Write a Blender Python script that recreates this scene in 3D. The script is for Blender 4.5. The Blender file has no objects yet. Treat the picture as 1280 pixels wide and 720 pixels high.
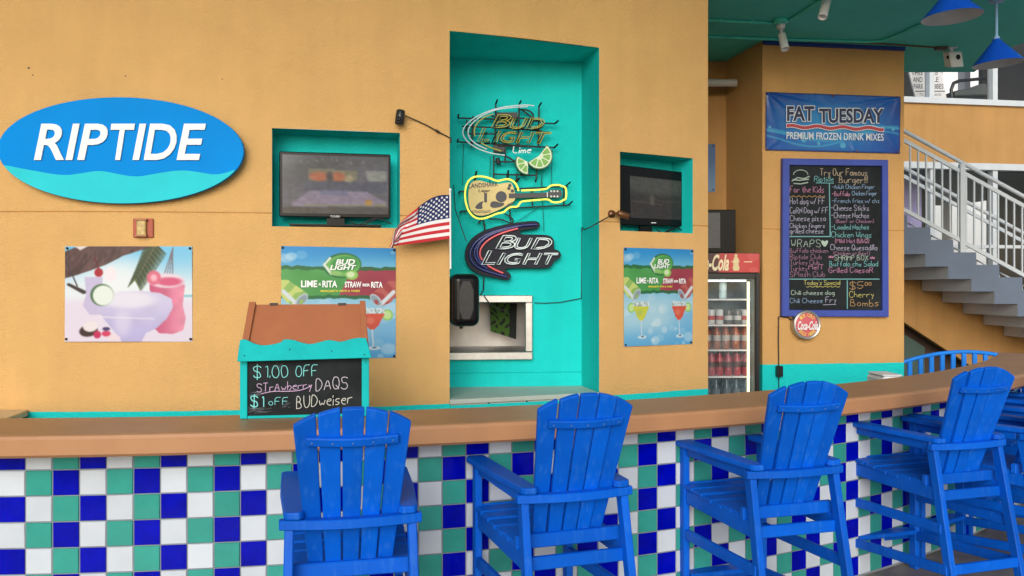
import bpy, bmesh, math, random
import numpy as np
from mathutils import Vector, Matrix
R = math.radians
rnd = random.Random(7)
sc = bpy.context.scene
COL = sc.collection

# ------------------------------------------------------------------ camera, sky, sun, exposure
F, EYE = 1070.0, 1.67                      # focal length in photo pixels (1280 wide), eye height
cam_d = bpy.data.cameras.new('camera'); cam = bpy.data.objects.new('camera', cam_d); COL.objects.link(cam)
cam.location = (0, 0, EYE); cam.rotation_euler = (R(90), 0, 0)
cam_d.sensor_width = 36; cam_d.lens = 36 * F / 1280; cam_d.clip_end = 3000; cam_d.clip_start = 0.05
sc.camera = cam
SUN_EL, SUN_AZ = 21, 186                  # bright hazy day: a broad soft sun behind the camera
w = bpy.data.worlds.new('World'); sc.world = w; w.use_nodes = True
nt = w.node_tree; bg = nt.nodes['Background']
sky = nt.nodes.new('ShaderNodeTexSky'); sky.sky_type = 'NISHITA'; sky.sun_disc = False
sky.sun_elevation = R(SUN_EL); sky.sun_rotation = R(SUN_AZ); sky.air_density = 1.0; sky.dust_density = 1.5; sky.ozone_density = 0.6
nt.links.new(sky.outputs[0], bg.inputs[0]); bg.inputs[1].default_value = 0.085
sd = bpy.data.lights.new('sun', 'SUN'); sd.energy = 1.5; sd.angle = R(40); sd.color = (0.97, 0.985, 1.0)
sun = bpy.data.objects.new('sun', sd); COL.objects.link(sun)
S = Vector((math.sin(R(SUN_AZ)) * math.cos(R(SUN_EL)), math.cos(R(SUN_AZ)) * math.cos(R(SUN_EL)), math.sin(R(SUN_EL))))
sun.rotation_euler = S.to_track_quat('Z', 'Y').to_euler(); sun.location = (0, 0, 30)
vs = sc.view_settings; vs.view_transform = 'Standard'; vs.look = 'None'; vs.gamma = 1; vs.exposure = 0.72; vs.use_curve_mapping = False

# ------------------------------------------------------------------ layout: everything is built round the centre of the round bar
CX, CY = -2.60, 12.22
R_OUT, R_IN, R_TILE, R_WALL = 8.79, 8.30, 8.61, 7.50
BAR_Z, LIP_Z, CEIL = 1.074, 0.981, 3.67
def cylp(th, r, z): return Vector((CX + r * math.sin(th), CY - r * math.cos(th), z))
def ray(u, v): return Vector(((u - 640) / F, 1.0, (360 - v) / F))
EYEP = Vector((0, 0, EYE))
def at_depth(u, v, Y): return EYEP + ray(u, v) * Y
def at_z(u, v, z): return EYEP + ray(u, v) * ((z - EYE) / ray(u, v).z)
class Plane:
    """flat frame: x right, y up, d out towards the viewer"""
    def __init__(s, o, right, up=(0, 0, 1)):
        s.o = Vector(o); s.r = Vector(right).normalized(); s.u = Vector(up).normalized(); s.n = s.r.cross(s.u).normalized()
    def __call__(s, x, y, d=0): return s.o + s.r * x + s.u * y + s.n * d
    def px(s, u, v):
        D = ray(u, v); t = (s.o - EYEP).dot(s.n) / D.dot(s.n); p = EYEP + D * t - s.o
        return (p.dot(s.r), p.dot(s.u))
class Cyl:
    """frame bent round the bar's centre: x is arc length"""
    def __init__(s, r): s.rad = r
    def __call__(s, x, y, d=0): return cylp(x / s.rad, s.rad + d, y)
    def px(s, u, v):
        D = ray(u, v); a = D.x ** 2 + 1; b = 2 * (D.x * -CX - CY); c = CX ** 2 + CY ** 2 - s.rad ** 2
        t = (-b - math.sqrt(b * b - 4 * a * c)) / (2 * a); p = EYEP + D * t
        return (math.atan2(p.x - CX, CY - p.y) * s.rad, p.z)
WALL = Cyl(R_WALL)
def tangent(th, r, z=0): return Plane(cylp(th, r, z), (math.cos(th), math.sin(th), 0))

# ------------------------------------------------------------------ materials
def lin(c): c = c / 255; return c / 12.92 if c <= 0.04045 else ((c + 0.055) / 1.055) ** 2.4
def S8(r, g, b, k=0.85): return tuple(min(0.85, lin(q) * k) for q in (r, g, b))
def nodes(m): return m.node_tree.nodes, m.node_tree.links
def mat(name, rgb, rough=0.6, metal=0.0, var=0.12, scale=6.0, bump=0.0, bscale=120.0, emit=0.0, stain=0.0, spec=0.5, rgb2=None):
    m = bpy.data.materials.new(name); m.use_nodes = True; n, l = nodes(m); p = n['Principled BSDF']
    p.inputs['Roughness'].default_value = rough; p.inputs['Metallic'].default_value = metal; p.inputs['Specular IOR Level'].default_value = spec
    tc = n.new('ShaderNodeTexCoord')
    no = n.new('ShaderNodeTexNoise'); no.inputs['Scale'].default_value = scale; no.inputs['Detail'].default_value = 6; no.inputs['Roughness'].default_value = 0.6
    l.new(tc.outputs['Object'], no.inputs['Vector'])
    rp = n.new('ShaderNodeValToRGB'); rp.color_ramp.elements[0].position = 0.3; rp.color_ramp.elements[1].position = 0.7
    c2 = rgb2 or rgb
    rp.color_ramp.elements[0].color = tuple(q * (1 - var) for q in rgb) + (1,); rp.color_ramp.elements[1].color = tuple(min(1, q * (1 + var)) for q in c2) + (1,)
    l.new(no.outputs['Fac'], rp.inputs['Fac']); out = rp.outputs['Color']
    if stain:
        mp = n.new('ShaderNodeMapping'); mp.inputs['Scale'].default_value = (3, 3, 0.25); l.new(tc.outputs['Object'], mp.inputs['Vector'])
        n2 = n.new('ShaderNodeTexNoise'); n2.inputs['Scale'].default_value = 3; n2.inputs['Detail'].default_value = 8; l.new(mp.outputs[0], n2.inputs['Vector'])
        r2 = n.new('ShaderNodeValToRGB'); r2.color_ramp.elements[0].position = 0.35; r2.color_ramp.elements[1].position = 0.6
        r2.color_ramp.elements[0].color = (1 - stain, 1 - stain * 1.05, 1 - stain * 1.1, 1); r2.color_ramp.elements[1].color = (1, 1, 1, 1)
        l.new(n2.outputs['Fac'], r2.inputs['Fac']); mx = n.new('ShaderNodeMix'); mx.data_type = 'RGBA'; mx.blend_type = 'MULTIPLY'; mx.inputs[0].default_value = 1
        l.new(out, mx.inputs[6]); l.new(r2.outputs['Color'], mx.inputs[7]); out = mx.outputs[2]
    l.new(out, p.inputs['Base Color'])
    if emit: l.new(out, p.inputs['Emission Color']); p.inputs['Emission Strength'].default_value = emit
    if bump:
        nb = n.new('ShaderNodeTexNoise'); nb.inputs['Scale'].default_value = bscale; nb.inputs['Detail'].default_value = 4; l.new(tc.outputs['Object'], nb.inputs['Vector'])
        bp = n.new('ShaderNodeBump'); bp.inputs['Strength'].default_value = bump; bp.inputs['Distance'].default_value = 0.01
        l.new(nb.outputs['Fac'], bp.inputs['Height']); l.new(bp.outputs[0], p.inputs['Normal'])
    m['out'] = 0; del m['out']
    return m
def banded(m, z, rgb):
    """below world height z the same wall is painted another colour (a painted base band)"""
    n, l = nodes(m); p = n['Principled BSDF']; src = p.inputs['Base Color'].links[0].from_socket
    g = n.new('ShaderNodeNewGeometry'); sx = n.new('ShaderNodeSeparateXYZ'); l.new(g.outputs['Position'], sx.inputs[0])
    nz = n.new('ShaderNodeTexNoise'); nz.inputs['Scale'].default_value = 5; l.new(g.outputs['Position'], nz.inputs['Vector'])
    md = n.new('ShaderNodeMath'); md.operation = 'MULTIPLY_ADD'; l.new(nz.outputs['Fac'], md.inputs[0]); md.inputs[1].default_value = 0.008; l.new(sx.outputs['Z'], md.inputs[2])
    lt = n.new('ShaderNodeMath'); lt.operation = 'LESS_THAN'; l.new(md.outputs[0], lt.inputs[0]); lt.inputs[1].default_value = z
    mx = n.new('ShaderNodeMix'); mx.data_type = 'RGBA'; l.new(lt.outputs[0], mx.inputs[0]); l.new(src, mx.inputs[6]); mx.inputs[7].default_value = rgb + (1,)
    l.new(mx.outputs[2], p.inputs['Base Color']); return m
def vcol(name, rough=0.5, emit=0.0, base=1.0, spec=0.5, coat=0.0):
    m = bpy.data.materials.new(name); m.use_nodes = True; n, l = nodes(m); p = n['Principled BSDF']
    a = n.new('ShaderNodeAttribute'); a.attribute_name = 'Col'; p.inputs['Roughness'].default_value = rough; p.inputs['Specular IOR Level'].default_value = spec
    p.inputs['Coat Weight'].default_value = coat; p.inputs['Coat Roughness'].default_value = 0.05
    if emit:
        p.inputs['Base Color'].default_value = (0.01, 0.01, 0.012, 1); l.new(a.outputs['Color'], p.inputs['Emission Color']); p.inputs['Emission Strength'].default_value = emit
    else: l.new(a.outputs['Color'], p.inputs['Base Color'])
    return m
def glass(name, tint=(1, 1, 1), refl=0.12):
    m = bpy.data.materials.new(name); m.use_nodes = True; n, l = nodes(m); n.remove(n['Principled BSDF'])
    t = n.new('ShaderNodeBsdfTransparent'); t.inputs[0].default_value = tint + (1,); g = n.new('ShaderNodeBsdfGlossy'); g.inputs['Roughness'].default_value = 0.03
    fr = n.new('ShaderNodeFresnel'); fr.inputs[0].default_value = 1.5; mx = n.new('ShaderNodeMixShader'); l.new(fr.outputs[0], mx.inputs[0])
    l.new(t.outputs[0], mx.inputs[1]); l.new(g.outputs[0], mx.inputs[2]); l.new(mx.outputs[0], n['Material Output'].inputs[0]); return m
def fogged(name):
    m = glass(name); n, l = nodes(m); o = n['Material Output']; src = o.inputs[0].links[0].from_socket
    d = n.new('ShaderNodeBsdfDiffuse'); d.inputs[0].default_value = (0.30, 0.38, 0.40, 1)
    tc = n.new('ShaderNodeTexCoord'); no = n.new('ShaderNodeTexNoise'); no.inputs['Scale'].default_value = 7; no.inputs['Detail'].default_value = 7; l.new(tc.outputs['Object'], no.inputs['Vector'])
    mr = n.new('ShaderNodeMapRange'); mr.inputs[1].default_value = 0.3; mr.inputs[2].default_value = 0.7; mr.inputs[3].default_value = 0.03; mr.inputs[4].default_value = 0.30; l.new(no.outputs['Fac'], mr.inputs[0])
    mx = n.new('ShaderNodeMixShader'); l.new(mr.outputs[0], mx.inputs[0]); l.new(src, mx.inputs[1]); l.new(d.outputs[0], mx.inputs[2]); l.new(mx.outputs[0], o.inputs[0]); return m
ORANGE = (0.63, 0.375, 0.142); TEAL = (0.010, 0.56, 0.53)
M = {}
M['stucco'] = banded(mat('orange_stucco', ORANGE, 0.85, var=0.06, scale=2.2, bump=0.6, bscale=140, stain=0.035, spec=0.2), 0.99, TEAL)
M['panel_stucco'] = banded(mat('orange_stucco_column', (0.58, 0.33, 0.12), 0.85, var=0.06, scale=2.2, bump=0.6, bscale=140, stain=0.04, spec=0.2), 1.055, TEAL)
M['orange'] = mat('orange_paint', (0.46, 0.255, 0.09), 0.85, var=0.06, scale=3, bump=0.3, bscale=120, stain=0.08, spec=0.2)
M['teal'] = mat('teal_wall_paint', TEAL, 0.7, var=0.06, scale=3, bump=0.4, bscale=140, stain=0.06, spec=0.12)
M['teal_wood'] = mat('teal_wood_paint', (0.003, 0.42, 0.42), 0.6, var=0.1, scale=9, bump=0.1, bscale=60, spec=0.15)
M['ceiling'] = mat('green_ceiling_paint', (0.08, 0.62, 0.52), 0.8, var=0.1, scale=1.5, bump=0.15, bscale=80)
M['conduit'] = mat('green_conduit_paint', (0.08, 0.66, 0.50), 0.5)
M['blue'] = mat('blue_painted_wood', (0.0, 0.10, 0.57), 0.5, var=0.14, scale=4, bump=0.06, bscale=40, spec=0.18)
def rnd_tint(m, lo, hi, island):
    n, l = nodes(m); p = n['Principled BSDF']; src = p.inputs['Base Color'].links[0].from_socket
    s_ = n.new('ShaderNodeNewGeometry').outputs['Random Per Island'] if island else n.new('ShaderNodeObjectInfo').outputs['Random']
    mr = n.new('ShaderNodeMapRange'); mr.inputs[3].default_value = lo; mr.inputs[4].default_value = hi; l.new(s_, mr.inputs[0])
    mx = n.new('ShaderNodeMix'); mx.data_type = 'RGBA'; mx.blend_type = 'MULTIPLY'; mx.inputs[0].default_value = 1; l.new(src, mx.inputs[6]); l.new(mr.outputs[0], mx.inputs[7]); l.new(mx.outputs[2], p.inputs['Base Color'])
def worn(m, rgb, amt):
    """scuffs and rubbed grain where the paint has gone pale"""
    n, l = nodes(m); p = n['Principled BSDF']; src = p.inputs['Base Color'].links[0].from_socket; tc = n.new('ShaderNodeTexCoord')
    a = n.new('ShaderNodeTexNoise'); a.inputs['Scale'].default_value = 9; a.inputs['Detail'].default_value = 9; a.inputs['Roughness'].default_value = 0.75; l.new(tc.outputs['Object'], a.inputs['Vector'])
    mp = n.new('ShaderNodeMapping'); mp.inputs['Scale'].default_value = (60, 60, 5); l.new(tc.outputs['Object'], mp.inputs['Vector'])
    b = n.new('ShaderNodeTexNoise'); b.inputs['Scale'].default_value = 1; b.inputs['Detail'].default_value = 4; l.new(mp.outputs[0], b.inputs['Vector'])
    ad = n.new('ShaderNodeMath'); ad.operation = 'MULTIPLY'; l.new(a.outputs['Fac'], ad.inputs[0]); l.new(b.outputs['Fac'], ad.inputs[1])
    mr = n.new('ShaderNodeMapRange'); mr.inputs[1].default_value = 0.27; mr.inputs[2].default_value = 0.40; mr.inputs[3].default_value = 0; mr.inputs[4].default_value = amt; l.new(ad.outputs[0], mr.inputs[0])
    mx = n.new('ShaderNodeMix'); mx.data_type = 'RGBA'; l.new(mr.outputs[0], mx.inputs[0]); l.new(src, mx.inputs[6]); mx.inputs[7].default_value = rgb + (1,); l.new(mx.outputs[2], p.inputs['Base Color'])
    l.new(b.outputs['Fac'], n['Bump'].inputs['Height']); n['Bump'].inputs['Strength'].default_value = 0.12
worn(M['blue'], (0.04, 0.19, 0.62), 0.32); rnd_tint(M['blue'], 0.86, 1.06, False)
M['blue2'] = mat('bright_blue_chair', (0.005, 0.22, 0.80), 0.45)
M['bluelamp'] = mat('blue_enamel', (0.004, 0.06, 0.42), 0.3)
M['lampin'] = mat('grey_white_enamel', (0.55, 0.55, 0.55), 0.5)
M['counter'] = mat('tan_countertop', (0.42, 0.21, 0.10), 0.45, spec=0.25, var=0.07, scale=3, bump=0.05, bscale=50, stain=0.05)
M['tile_b'] = mat('cobalt_tile', (0.0, 0.002, 0.36), 0.10, var=0.25, scale=9, spec=0.18)
M['tile_w'] = mat('white_tile', (0.55, 0.60, 0.65), 0.08, spec=0.35, var=0.04, scale=9, bump=0.02, bscale=20)
M['tile_t'] = mat('sea_green_tile', (0.036, 0.30, 0.245), 0.08, var=0.08, scale=9, spec=0.3, bump=0.02, bscale=20)
for k_ in ('tile_b', 'tile_w', 'tile_t'): rnd_tint(M[k_], 0.88, 1.04, True)
M['grout'] = mat('grey_grout', (0.20, 0.22, 0.25), 0.9)
M['concrete'] = mat('stained_concrete', (0.16, 0.12, 0.09), 0.55, var=0.5, scale=1.6, bump=0.2, bscale=14, rgb2=(0.2, 0.17, 0.14))
M['plaza'] = mat('pale_paving', (0.42, 0.39, 0.34), 0.9, var=0.12, scale=0.6)
M['black'] = mat('black_plastic', (0.012, 0.012, 0.013), 0.35, var=0.1)
M['blackgloss'] = mat('gloss_black_plastic', (0.005, 0.005, 0.006), 0.25, var=0.1, spec=0.2)
M['wire'] = mat('black_wire', (0.01, 0.01, 0.01), 0.5)
M['steel'] = mat('brushed_steel', (0.46, 0.46, 0.45), 0.34, metal=0.9, var=0.1, scale=20)
M['steelin'] = mat('stainless_lining', (0.32, 0.31, 0.30), 0.38, metal=0.85, var=0.25, scale=2.5)
M['white'] = mat('white_paint', (0.74, 0.74, 0.74), 0.45, var=0.04)
M['offwhite'] = mat('cream_paint', (0.62, 0.57, 0.48), 0.6, var=0.06)
M['rail'] = mat('white_railing_paint', (0.56, 0.60, 0.62), 0.4, var=0.05)
M['brown'] = mat('brown_board', S8(178, 110, 76), 0.65, spec=0.2, var=0.08, scale=5, bump=0.08, bscale=40)
M['slate'] = mat('chalkboard_black', (0.016, 0.019, 0.021), 0.75, var=0.5, scale=5, spec=0.15)
M['frameblue'] = mat('blue_wood_frame', (0.035, 0.065, 0.34), 0.5, var=0.12, scale=8)
M['trimblue'] = mat('blue_trim', (0.01, 0.04, 0.22), 0.5)
M['stringer'] = mat('blue_grey_stair_paint', (0.13, 0.165, 0.225), 0.7, var=0.1, scale=2, bump=0.15, bscale=80)
M['soffit'] = mat('grey_stair_concrete', (0.62, 0.59, 0.59), 0.8, var=0.08, scale=2, bump=0.1)
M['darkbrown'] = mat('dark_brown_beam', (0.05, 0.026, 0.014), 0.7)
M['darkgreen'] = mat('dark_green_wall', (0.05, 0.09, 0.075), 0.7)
M['interior'] = mat('painted_interior_dim', (0.028, 0.024, 0.02), 0.8, var=0.3, scale=1.2)  # near-black: the dimness of the rooms is put into the colour
M['redplate'] = mat('red_brown_plate', S8(178, 84, 60), 0.6)
M['brass'] = mat('old_brass_lens', S8(190, 160, 90), 0.4, var=0.35, scale=40)
M['bronze'] = mat('bronze_metal', (0.16, 0.07, 0.03), 0.35, metal=0.5)
M['glass'] = glass('clear_glass')
M['fog'] = fogged('fogged_glass')
M['print'] = vcol('printed_vinyl', 0.4, spec=0.2, coat=0.05)
M['matte'] = vcol('printed_matte', 0.7, spec=0.3)
M['screen'] = vcol('television_screen', 0.10, emit=0.55, spec=0.35)
def flat(name, rgb, rough=0.5, emit=0.0): 
    if name not in M: M[name] = mat(name, rgb, rough, var=0.06, scale=12, emit=emit)
    return M[name]

# ------------------------------------------------------------------ mesh helpers
OFF = {}
class MB:
    def __init__(s): s.v = []; s.f = []; s.mi = []; s.sm = []; s.col = None
    def add(s, vs_, fs, mi=0, smooth=False):
        k = len(s.v); s.v += [Vector(p) for p in vs_]
        for f in fs: s.f.append([k + i for i in f]); s.mi.append(mi); s.sm.append(smooth)
        return s
    def quad(s, a, b, c, d, mi=0): return s.add([a, b, c, d], [(0, 1, 2, 3)], mi)
    def obox(s, c, ax, mi=0):
        c = Vector(c); x, y, z = [Vector(q) for q in ax]
        P = [c + x * i + y * j + z * k for i in (-1, 1) for j in (-1, 1) for k in (-1, 1)]
        return s.add(P, [(0, 1, 3, 2), (4, 6, 7, 5), (0, 4, 5, 1), (2, 3, 7, 6), (0, 2, 6, 4), (1, 5, 7, 3)], mi)
    def box(s, lo, hi, mi=0):
        c = [(a + b) / 2 for a, b in zip(lo, hi)]; h = [(b - a) / 2 for a, b in zip(lo, hi)]
        return s.obox(c, ((h[0], 0, 0), (0, h[1], 0), (0, 0, h[2])), mi)
    def bar(s, p0, p1, wdir, wd, t, mi=0):
        """board from p0 to p1, wd wide along wdir, t thick across"""
        p0, p1 = Vector(p0), Vector(p1); a = p1 - p0; an = a.normalized(); wv = Vector(wdir); wv = (wv - an * wv.dot(an)).normalized(); tv = an.cross(wv)
        return s.obox((p0 + p1) / 2, (a / 2, wv * wd / 2, tv * t / 2), mi)
    def tube(s, pts, r, n=6, closed=False, mi=0, caps=True):
        pts = [Vector(p) for p in pts]; m = len(pts)
        if m < 2: return s
        rr = r if isinstance(r, (list, tuple)) else [r] * m
        prev = None; rings = []
        for i in range(m):
            if closed: t = pts[(i + 1) % m] - pts[i - 1]
            else: t = pts[min(i + 1, m - 1)] - pts[max(i - 1, 0)]
            if t.length < 1e-9: t = Vector((0, 0, 1))
            t.normalize()
            if prev is None:
                a = Vector((0, 0, 1)) if abs(t.z) < 0.9 else Vector((1, 0, 0)); u = (a - t * a.dot(t)).normalized()
            else:
                u = prev - t * prev.dot(t); u = u.normalized() if u.length > 1e-6 else t.orthogonal().normalized()
            prev = u; b = t.cross(u)
            rings.append([pts[i] + (u * math.cos(2 * math.pi * k / n) + b * math.sin(2 * math.pi * k / n)) * rr[i] for k in range(n)])
        fs = []
        for i in range(m if closed else m - 1):
            j = (i + 1) % m
            for k in range(n): fs.append((i * n + k, i * n + (k + 1) % n, j * n + (k + 1) % n, j * n + k))
        s.add([p for q in rings for p in q], fs, mi, True)
        if caps and not closed: s.add(rings[0], [tuple(range(n))[::-1]], mi); s.add(rings[-1], [tuple(range(n))], mi)
        return s
    def lathe(s, o, axis, prof, n=20, mi=0):
        """prof: (radius, height along axis)"""
        o = Vector(o); ax = Vector(axis).normalized(); u = ax.orthogonal().normalized(); b = ax.cross(u)
        P = [o + ax * h + (u * math.cos(2 * math.pi * k / n) + b * math.sin(2 * math.pi * k / n)) * r for r, h in prof for k in range(n)]
        fs = [(i * n + k, i * n + (k + 1) % n, (i + 1) * n + (k + 1) % n, (i + 1) * n + k) for i in range(len(prof) - 1) for k in range(n)]
        return s.add(P, fs, mi, True)
    def prism(s, fr, pts, d0, d1, mi=0, side=None):
        n = len(pts); a = sum(pts[i][0] * pts[(i + 1) % n][1] - pts[(i + 1) % n][0] * pts[i][1] for i in range(n))
        if a < 0: pts = pts[::-1]
        s.add([fr(x, y, d1) for x, y in pts], [tuple(range(n))], mi)
        if d0 is not None:
            s.add([fr(x, y, d0) for x, y in pts], [tuple(range(n))[::-1]], side if side is not None else mi)
            P = [fr(x, y, d) for d in (d0, d1) for x, y in pts]
            s.add(P, [(i, (i + 1) % n, n + (i + 1) % n, n + i) for i in range(n)], side if side is not None else mi)
        return s
    def build(s, name, mats, parent=None, bevel=0, base=None, seg=1):
        if not isinstance(mats, (list, tuple)): mats = [mats]
        if parent is not None: off = OFF[parent]
        elif base is not None: off = Vector(base)
        else:
            lo = [min(p[i] for p in s.v) for i in range(3)]; hi = [max(p[i] for p in s.v) for i in range(3)]
            off = Vector(((lo[0] + hi[0]) / 2, (lo[1] + hi[1]) / 2, lo[2]))
        me = bpy.data.meshes.new(name); me.from_pydata([p - off for p in s.v], [], s.f)
        for m_ in mats: me.materials.append(m_)
        for p, i, q in zip(me.polygons, s.mi, s.sm): p.material_index = i; p.use_smooth = q
        if s.col is not None:
            at = me.color_attributes.new('Col', 'FLOAT_COLOR', 'POINT'); at.data.foreach_set('color', np.asarray(s.col, dtype=np.float32).ravel())
        if bevel:
            bm = bmesh.new(); bm.from_mesh(me)
            bmesh.ops.remove_doubles(bm, verts=bm.verts, dist=1e-5)
            es = [e for e in bm.edges if len(e.link_faces) == 2 and e.calc_face_angle(0) > 0.5]
            bmesh.ops.bevel(bm, geom=es, offset=bevel, segments=seg, profile=0.5, affect='EDGES', clamp_overlap=True); bm.to_mesh(me); bm.free()
        me.update()
        o = bpy.data.objects.new(name, me); COL.objects.link(o)
        if parent is not None: o.parent = parent
        else: o.location = off
        OFF[o] = off
        return o
def tag(o, label=None, cat=None, group=None, kind=None):
    if label: o['label'] = label
    if cat: o['category'] = cat
    if group: o['group'] = group
    if kind: o['kind'] = kind
    return o
def thing(name, label, cat, loc=(0, 0, 0), group=None):
    o = bpy.data.objects.new(name, None); COL.objects.link(o); o.location = loc; o.empty_display_size = 0.1; OFF[o] = Vector(loc)
    return tag(o, label, cat, group)
def children(o): return [c for c in bpy.data.objects if c.parent == o]
def copy_tree(o, parent=None):
    c = o.copy(); COL.objects.link(c)
    if parent: c.parent = parent
    OFF[c] = OFF[o]
    for ch in children(o): copy_tree(ch, c)
    return c
def pxs(fr, pts): return [fr.px(*p) for p in pts]
def rect(fr, u0, v0, u1, v1): return pxs(fr, [(u0, v1), (u1, v1), (u1, v0), (u0, v0)])
def chaikin(p, it=2, closed=False):
    for _ in range(it):
        q = []
        n = len(p)
        if n < 3: return p
        for i in range(n if closed else n - 1):
            a, b = p[i], p[(i + 1) % n]
            q.append((a[0] * .75 + b[0] * .25, a[1] * .75 + b[1] * .25)); q.append((a[0] * .25 + b[0] * .75, a[1] * .25 + b[1] * .75))
        p = q if closed else [p[0]] + q + [p[-1]]
    return p
def ell(cx, cy, a, b, n=48, t0=0, t1=2 * math.pi, rot=0):
    out = []
    full = abs(t1 - t0 - 2 * math.pi) < 1e-6
    for i in range(n):
        t = t0 + (t1 - t0) * i / (n if full else n - 1); x, y = a * math.cos(t), b * math.sin(t)
        out.append((cx + x * math.cos(rot) - y * math.sin(rot), cy + x * math.sin(rot) + y * math.cos(rot)))
    return out
def paint(fr, corners, nx, ny, fn, name, material, parent, d=0.0):
    """printed picture as a fine coloured grid; corners in photo pixels (tl, tr, br, bl); fn(a, b) -> rgb, a right, b down"""
    tl, tr, br, bl = [np.array(fr.px(*c)) for c in corners]
    a, b = np.meshgrid(np.linspace(0, 1, nx), np.linspace(0, 1, ny))
    P = (tl * ((1 - a) * (1 - b))[..., None] + tr * (a * (1 - b))[..., None] + br * (a * b)[..., None] + bl * ((1 - a) * b)[..., None]).reshape(-1, 2)
    rgb = np.clip(fn(a, b).reshape(-1, 3), 0, 255) / 255; rgb = np.where(rgb <= 0.04045, rgb / 12.92, ((rgb + 0.055) / 1.055) ** 2.4) * 0.68
    m = MB(); dd = d if callable(d) else (lambda x, y: d)
    af, bf = a.ravel(), b.ravel()
    m.v = [fr(x, y, dd(p, q)) for (x, y), p, q in zip(P, af, bf)]
    m.f = [[j * nx + i, (j + 1) * nx + i, (j + 1) * nx + i + 1, j * nx + i + 1] for j in range(ny - 1) for i in range(nx - 1)]
    m.mi = [0] * len(m.f); m.sm = [callable(d)] * len(m.f); m.col = np.c_[rgb, np.ones(len(rgb))]
    return m.build(name, material, parent)
def frbox(m, fr, u0, v0, u1, v1, d0, d1, mi=0): return m.prism(fr, rect(fr, u0, v0, u1, v1), d0, d1, mi)

# ------------------------------------------------------------------ lettering
_tx = {}
def text_geo(body, shear=0.0, offset=0.0, outline=False):
    key = (body, shear, offset, outline)
    if key in _tx: return _tx[key]
    c = bpy.data.curves.new('t', 'FONT'); c.body = body; c.shear = shear; c.offset = offset; c.resolution_u = 4 if not outline else 3
    c.fill_mode = 'NONE' if outline else 'FRONT'
    o = bpy.data.objects.new('t', c); COL.objects.link(o); dg = bpy.context.evaluated_depsgraph_get(); dg.update()
    me = bpy.data.meshes.new_from_object(o.evaluated_get(dg))
    vsx = [(q.co.x, q.co.y) for q in me.vertices]; fs = [list(p.vertices) for p in me.polygons]; es = [tuple(e.vertices) for e in me.edges]
    bpy.data.objects.remove(o); bpy.data.curves.remove(c); bpy.data.meshes.remove(me)
    x0 = min(p[0] for p in vsx); x1 = max(p[0] for p in vsx); y0 = min(p[1] for p in vsx); y1 = max(p[1] for p in vsx)
    vsx = [((x - x0) / (x1 - x0), (y - y0) / (y1 - y0)) for x, y in vsx]
    _tx[key] = (vsx, fs, es); return _tx[key]
def quadmap(fr, u0, v0, u1, v1, dv=0.0):
    """unit square -> box in photo pixels, dv tilts the right end down"""
    return lambda x, y: fr.px(u0 + (u1 - u0) * x, v1 + dv * x + (v0 - v1) * y)
def text(m, body, fr, box, d, mi=0, shear=0.0, offset=0.0, dv=0.0, thick=None):
    vsx, fs, es = text_geo(body, shear, offset); q = quadmap(fr, *box, dv)
    P = [q(*p) for p in vsx]; m.add([fr(x, y, d) for x, y in P], fs, mi)
    if thick:
        from collections import Counter
        cnt = Counter(); 
        for f in fs:
            for i in range(len(f)): cnt[tuple(sorted((f[i], f[(i + 1) % len(f)])))] += 1
        k = len(P); side = [e for e, c_ in cnt.items() if c_ == 1]
        m.add([fr(x, y, dd) for dd in (d - thick, d) for x, y in P], [(a, b, k + b, k + a) for a, b in side], mi)
    return m
def neon(m, body, fr, box, d, r, mi=0, shear=0.3, offset=0.0, dv=0.0):
    vsx, fs, es = text_geo(body, shear, offset, True); q = quadmap(fr, *box, dv)
    adj = {}
    for a, b in es: adj.setdefault(a, []).append(b); adj.setdefault(b, []).append(a)
    seen = set()
    for s0 in adj:
        if s0 in seen: continue
        loop = [s0]; seen.add(s0); cur = s0
        while True:
            nx = [k for k in adj[cur] if k not in seen]
            if not nx: break
            cur = nx[0]; seen.add(cur); loop.append(cur)
        pts = [fr(*q(*vsx[i]), d) for i in loop]
        m.tube(pts, r, 5, closed=True, mi=mi)
    return m
GL = {'A': '022842 1434', 'B': '02082836250525433202', 'C': '4738180604123243', 'D': '02082846442202', 'E': '48080242 0535', 'F': '480802 0535',
 'G': '47381806041232434525', 'H': '0802 4842 0545', 'I': '0802', 'J': '4843321203', 'K': '0802 480542', 'L': '080242', 'M': '0208254842', 'N': '02084248',
 'O': '180604123244463818', 'P': '020838473505', 'Q': '180604123244463818 2442', 'R': '020838473505 2542', 'S': '47381807153543321203', 'T': '0848 2822',
 'U': '080412324448', 'V': '082248', 'W': '0812253248', 'X': '0842 0248', 'Y': '082548 2522', 'Z': '08480242',
 'a': '351504031233 3532', 'b': '0802 04152534332212', 'c': '351504031232', 'd': '351504031233 3832', 'e': '0434351504031232', 'f': '38281712 0525',
 'g': '351504031233 35312010', 'h': '0802 0415253432', 'i': '0502 0607', 'j': '151100 1617', 'k': '0802 350332', 'l': '0802', 'm': '0502 04152422 24354442',
 'n': '0502 0415253432', 'o': '150403122233342515', 'p': '0500 0415253433221203', 'q': '351504031233 3530', 'r': '0502 04152535', 's': '351504332202',
 't': '171322 0525', 'u': '0503122233 3532', 'v': '051235', 'w': '0512243245', 'x': '0532 0235', 'y': '0523 3510', 'z': '05350232',
 '0': '180604123244463818', '1': '172822', '5': '4808053544331203', '$': '47381807153543321203 2921', '.': '0203', '!': '0804 0302', "'": '0807',
 '(': '19060411', ')': '09161401', '/': '0238', '-': '0535', '*': '2523 0735 2840 1037', '&': '42073816044244'}
GL['*'] = '2724 0644 4604'
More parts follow.
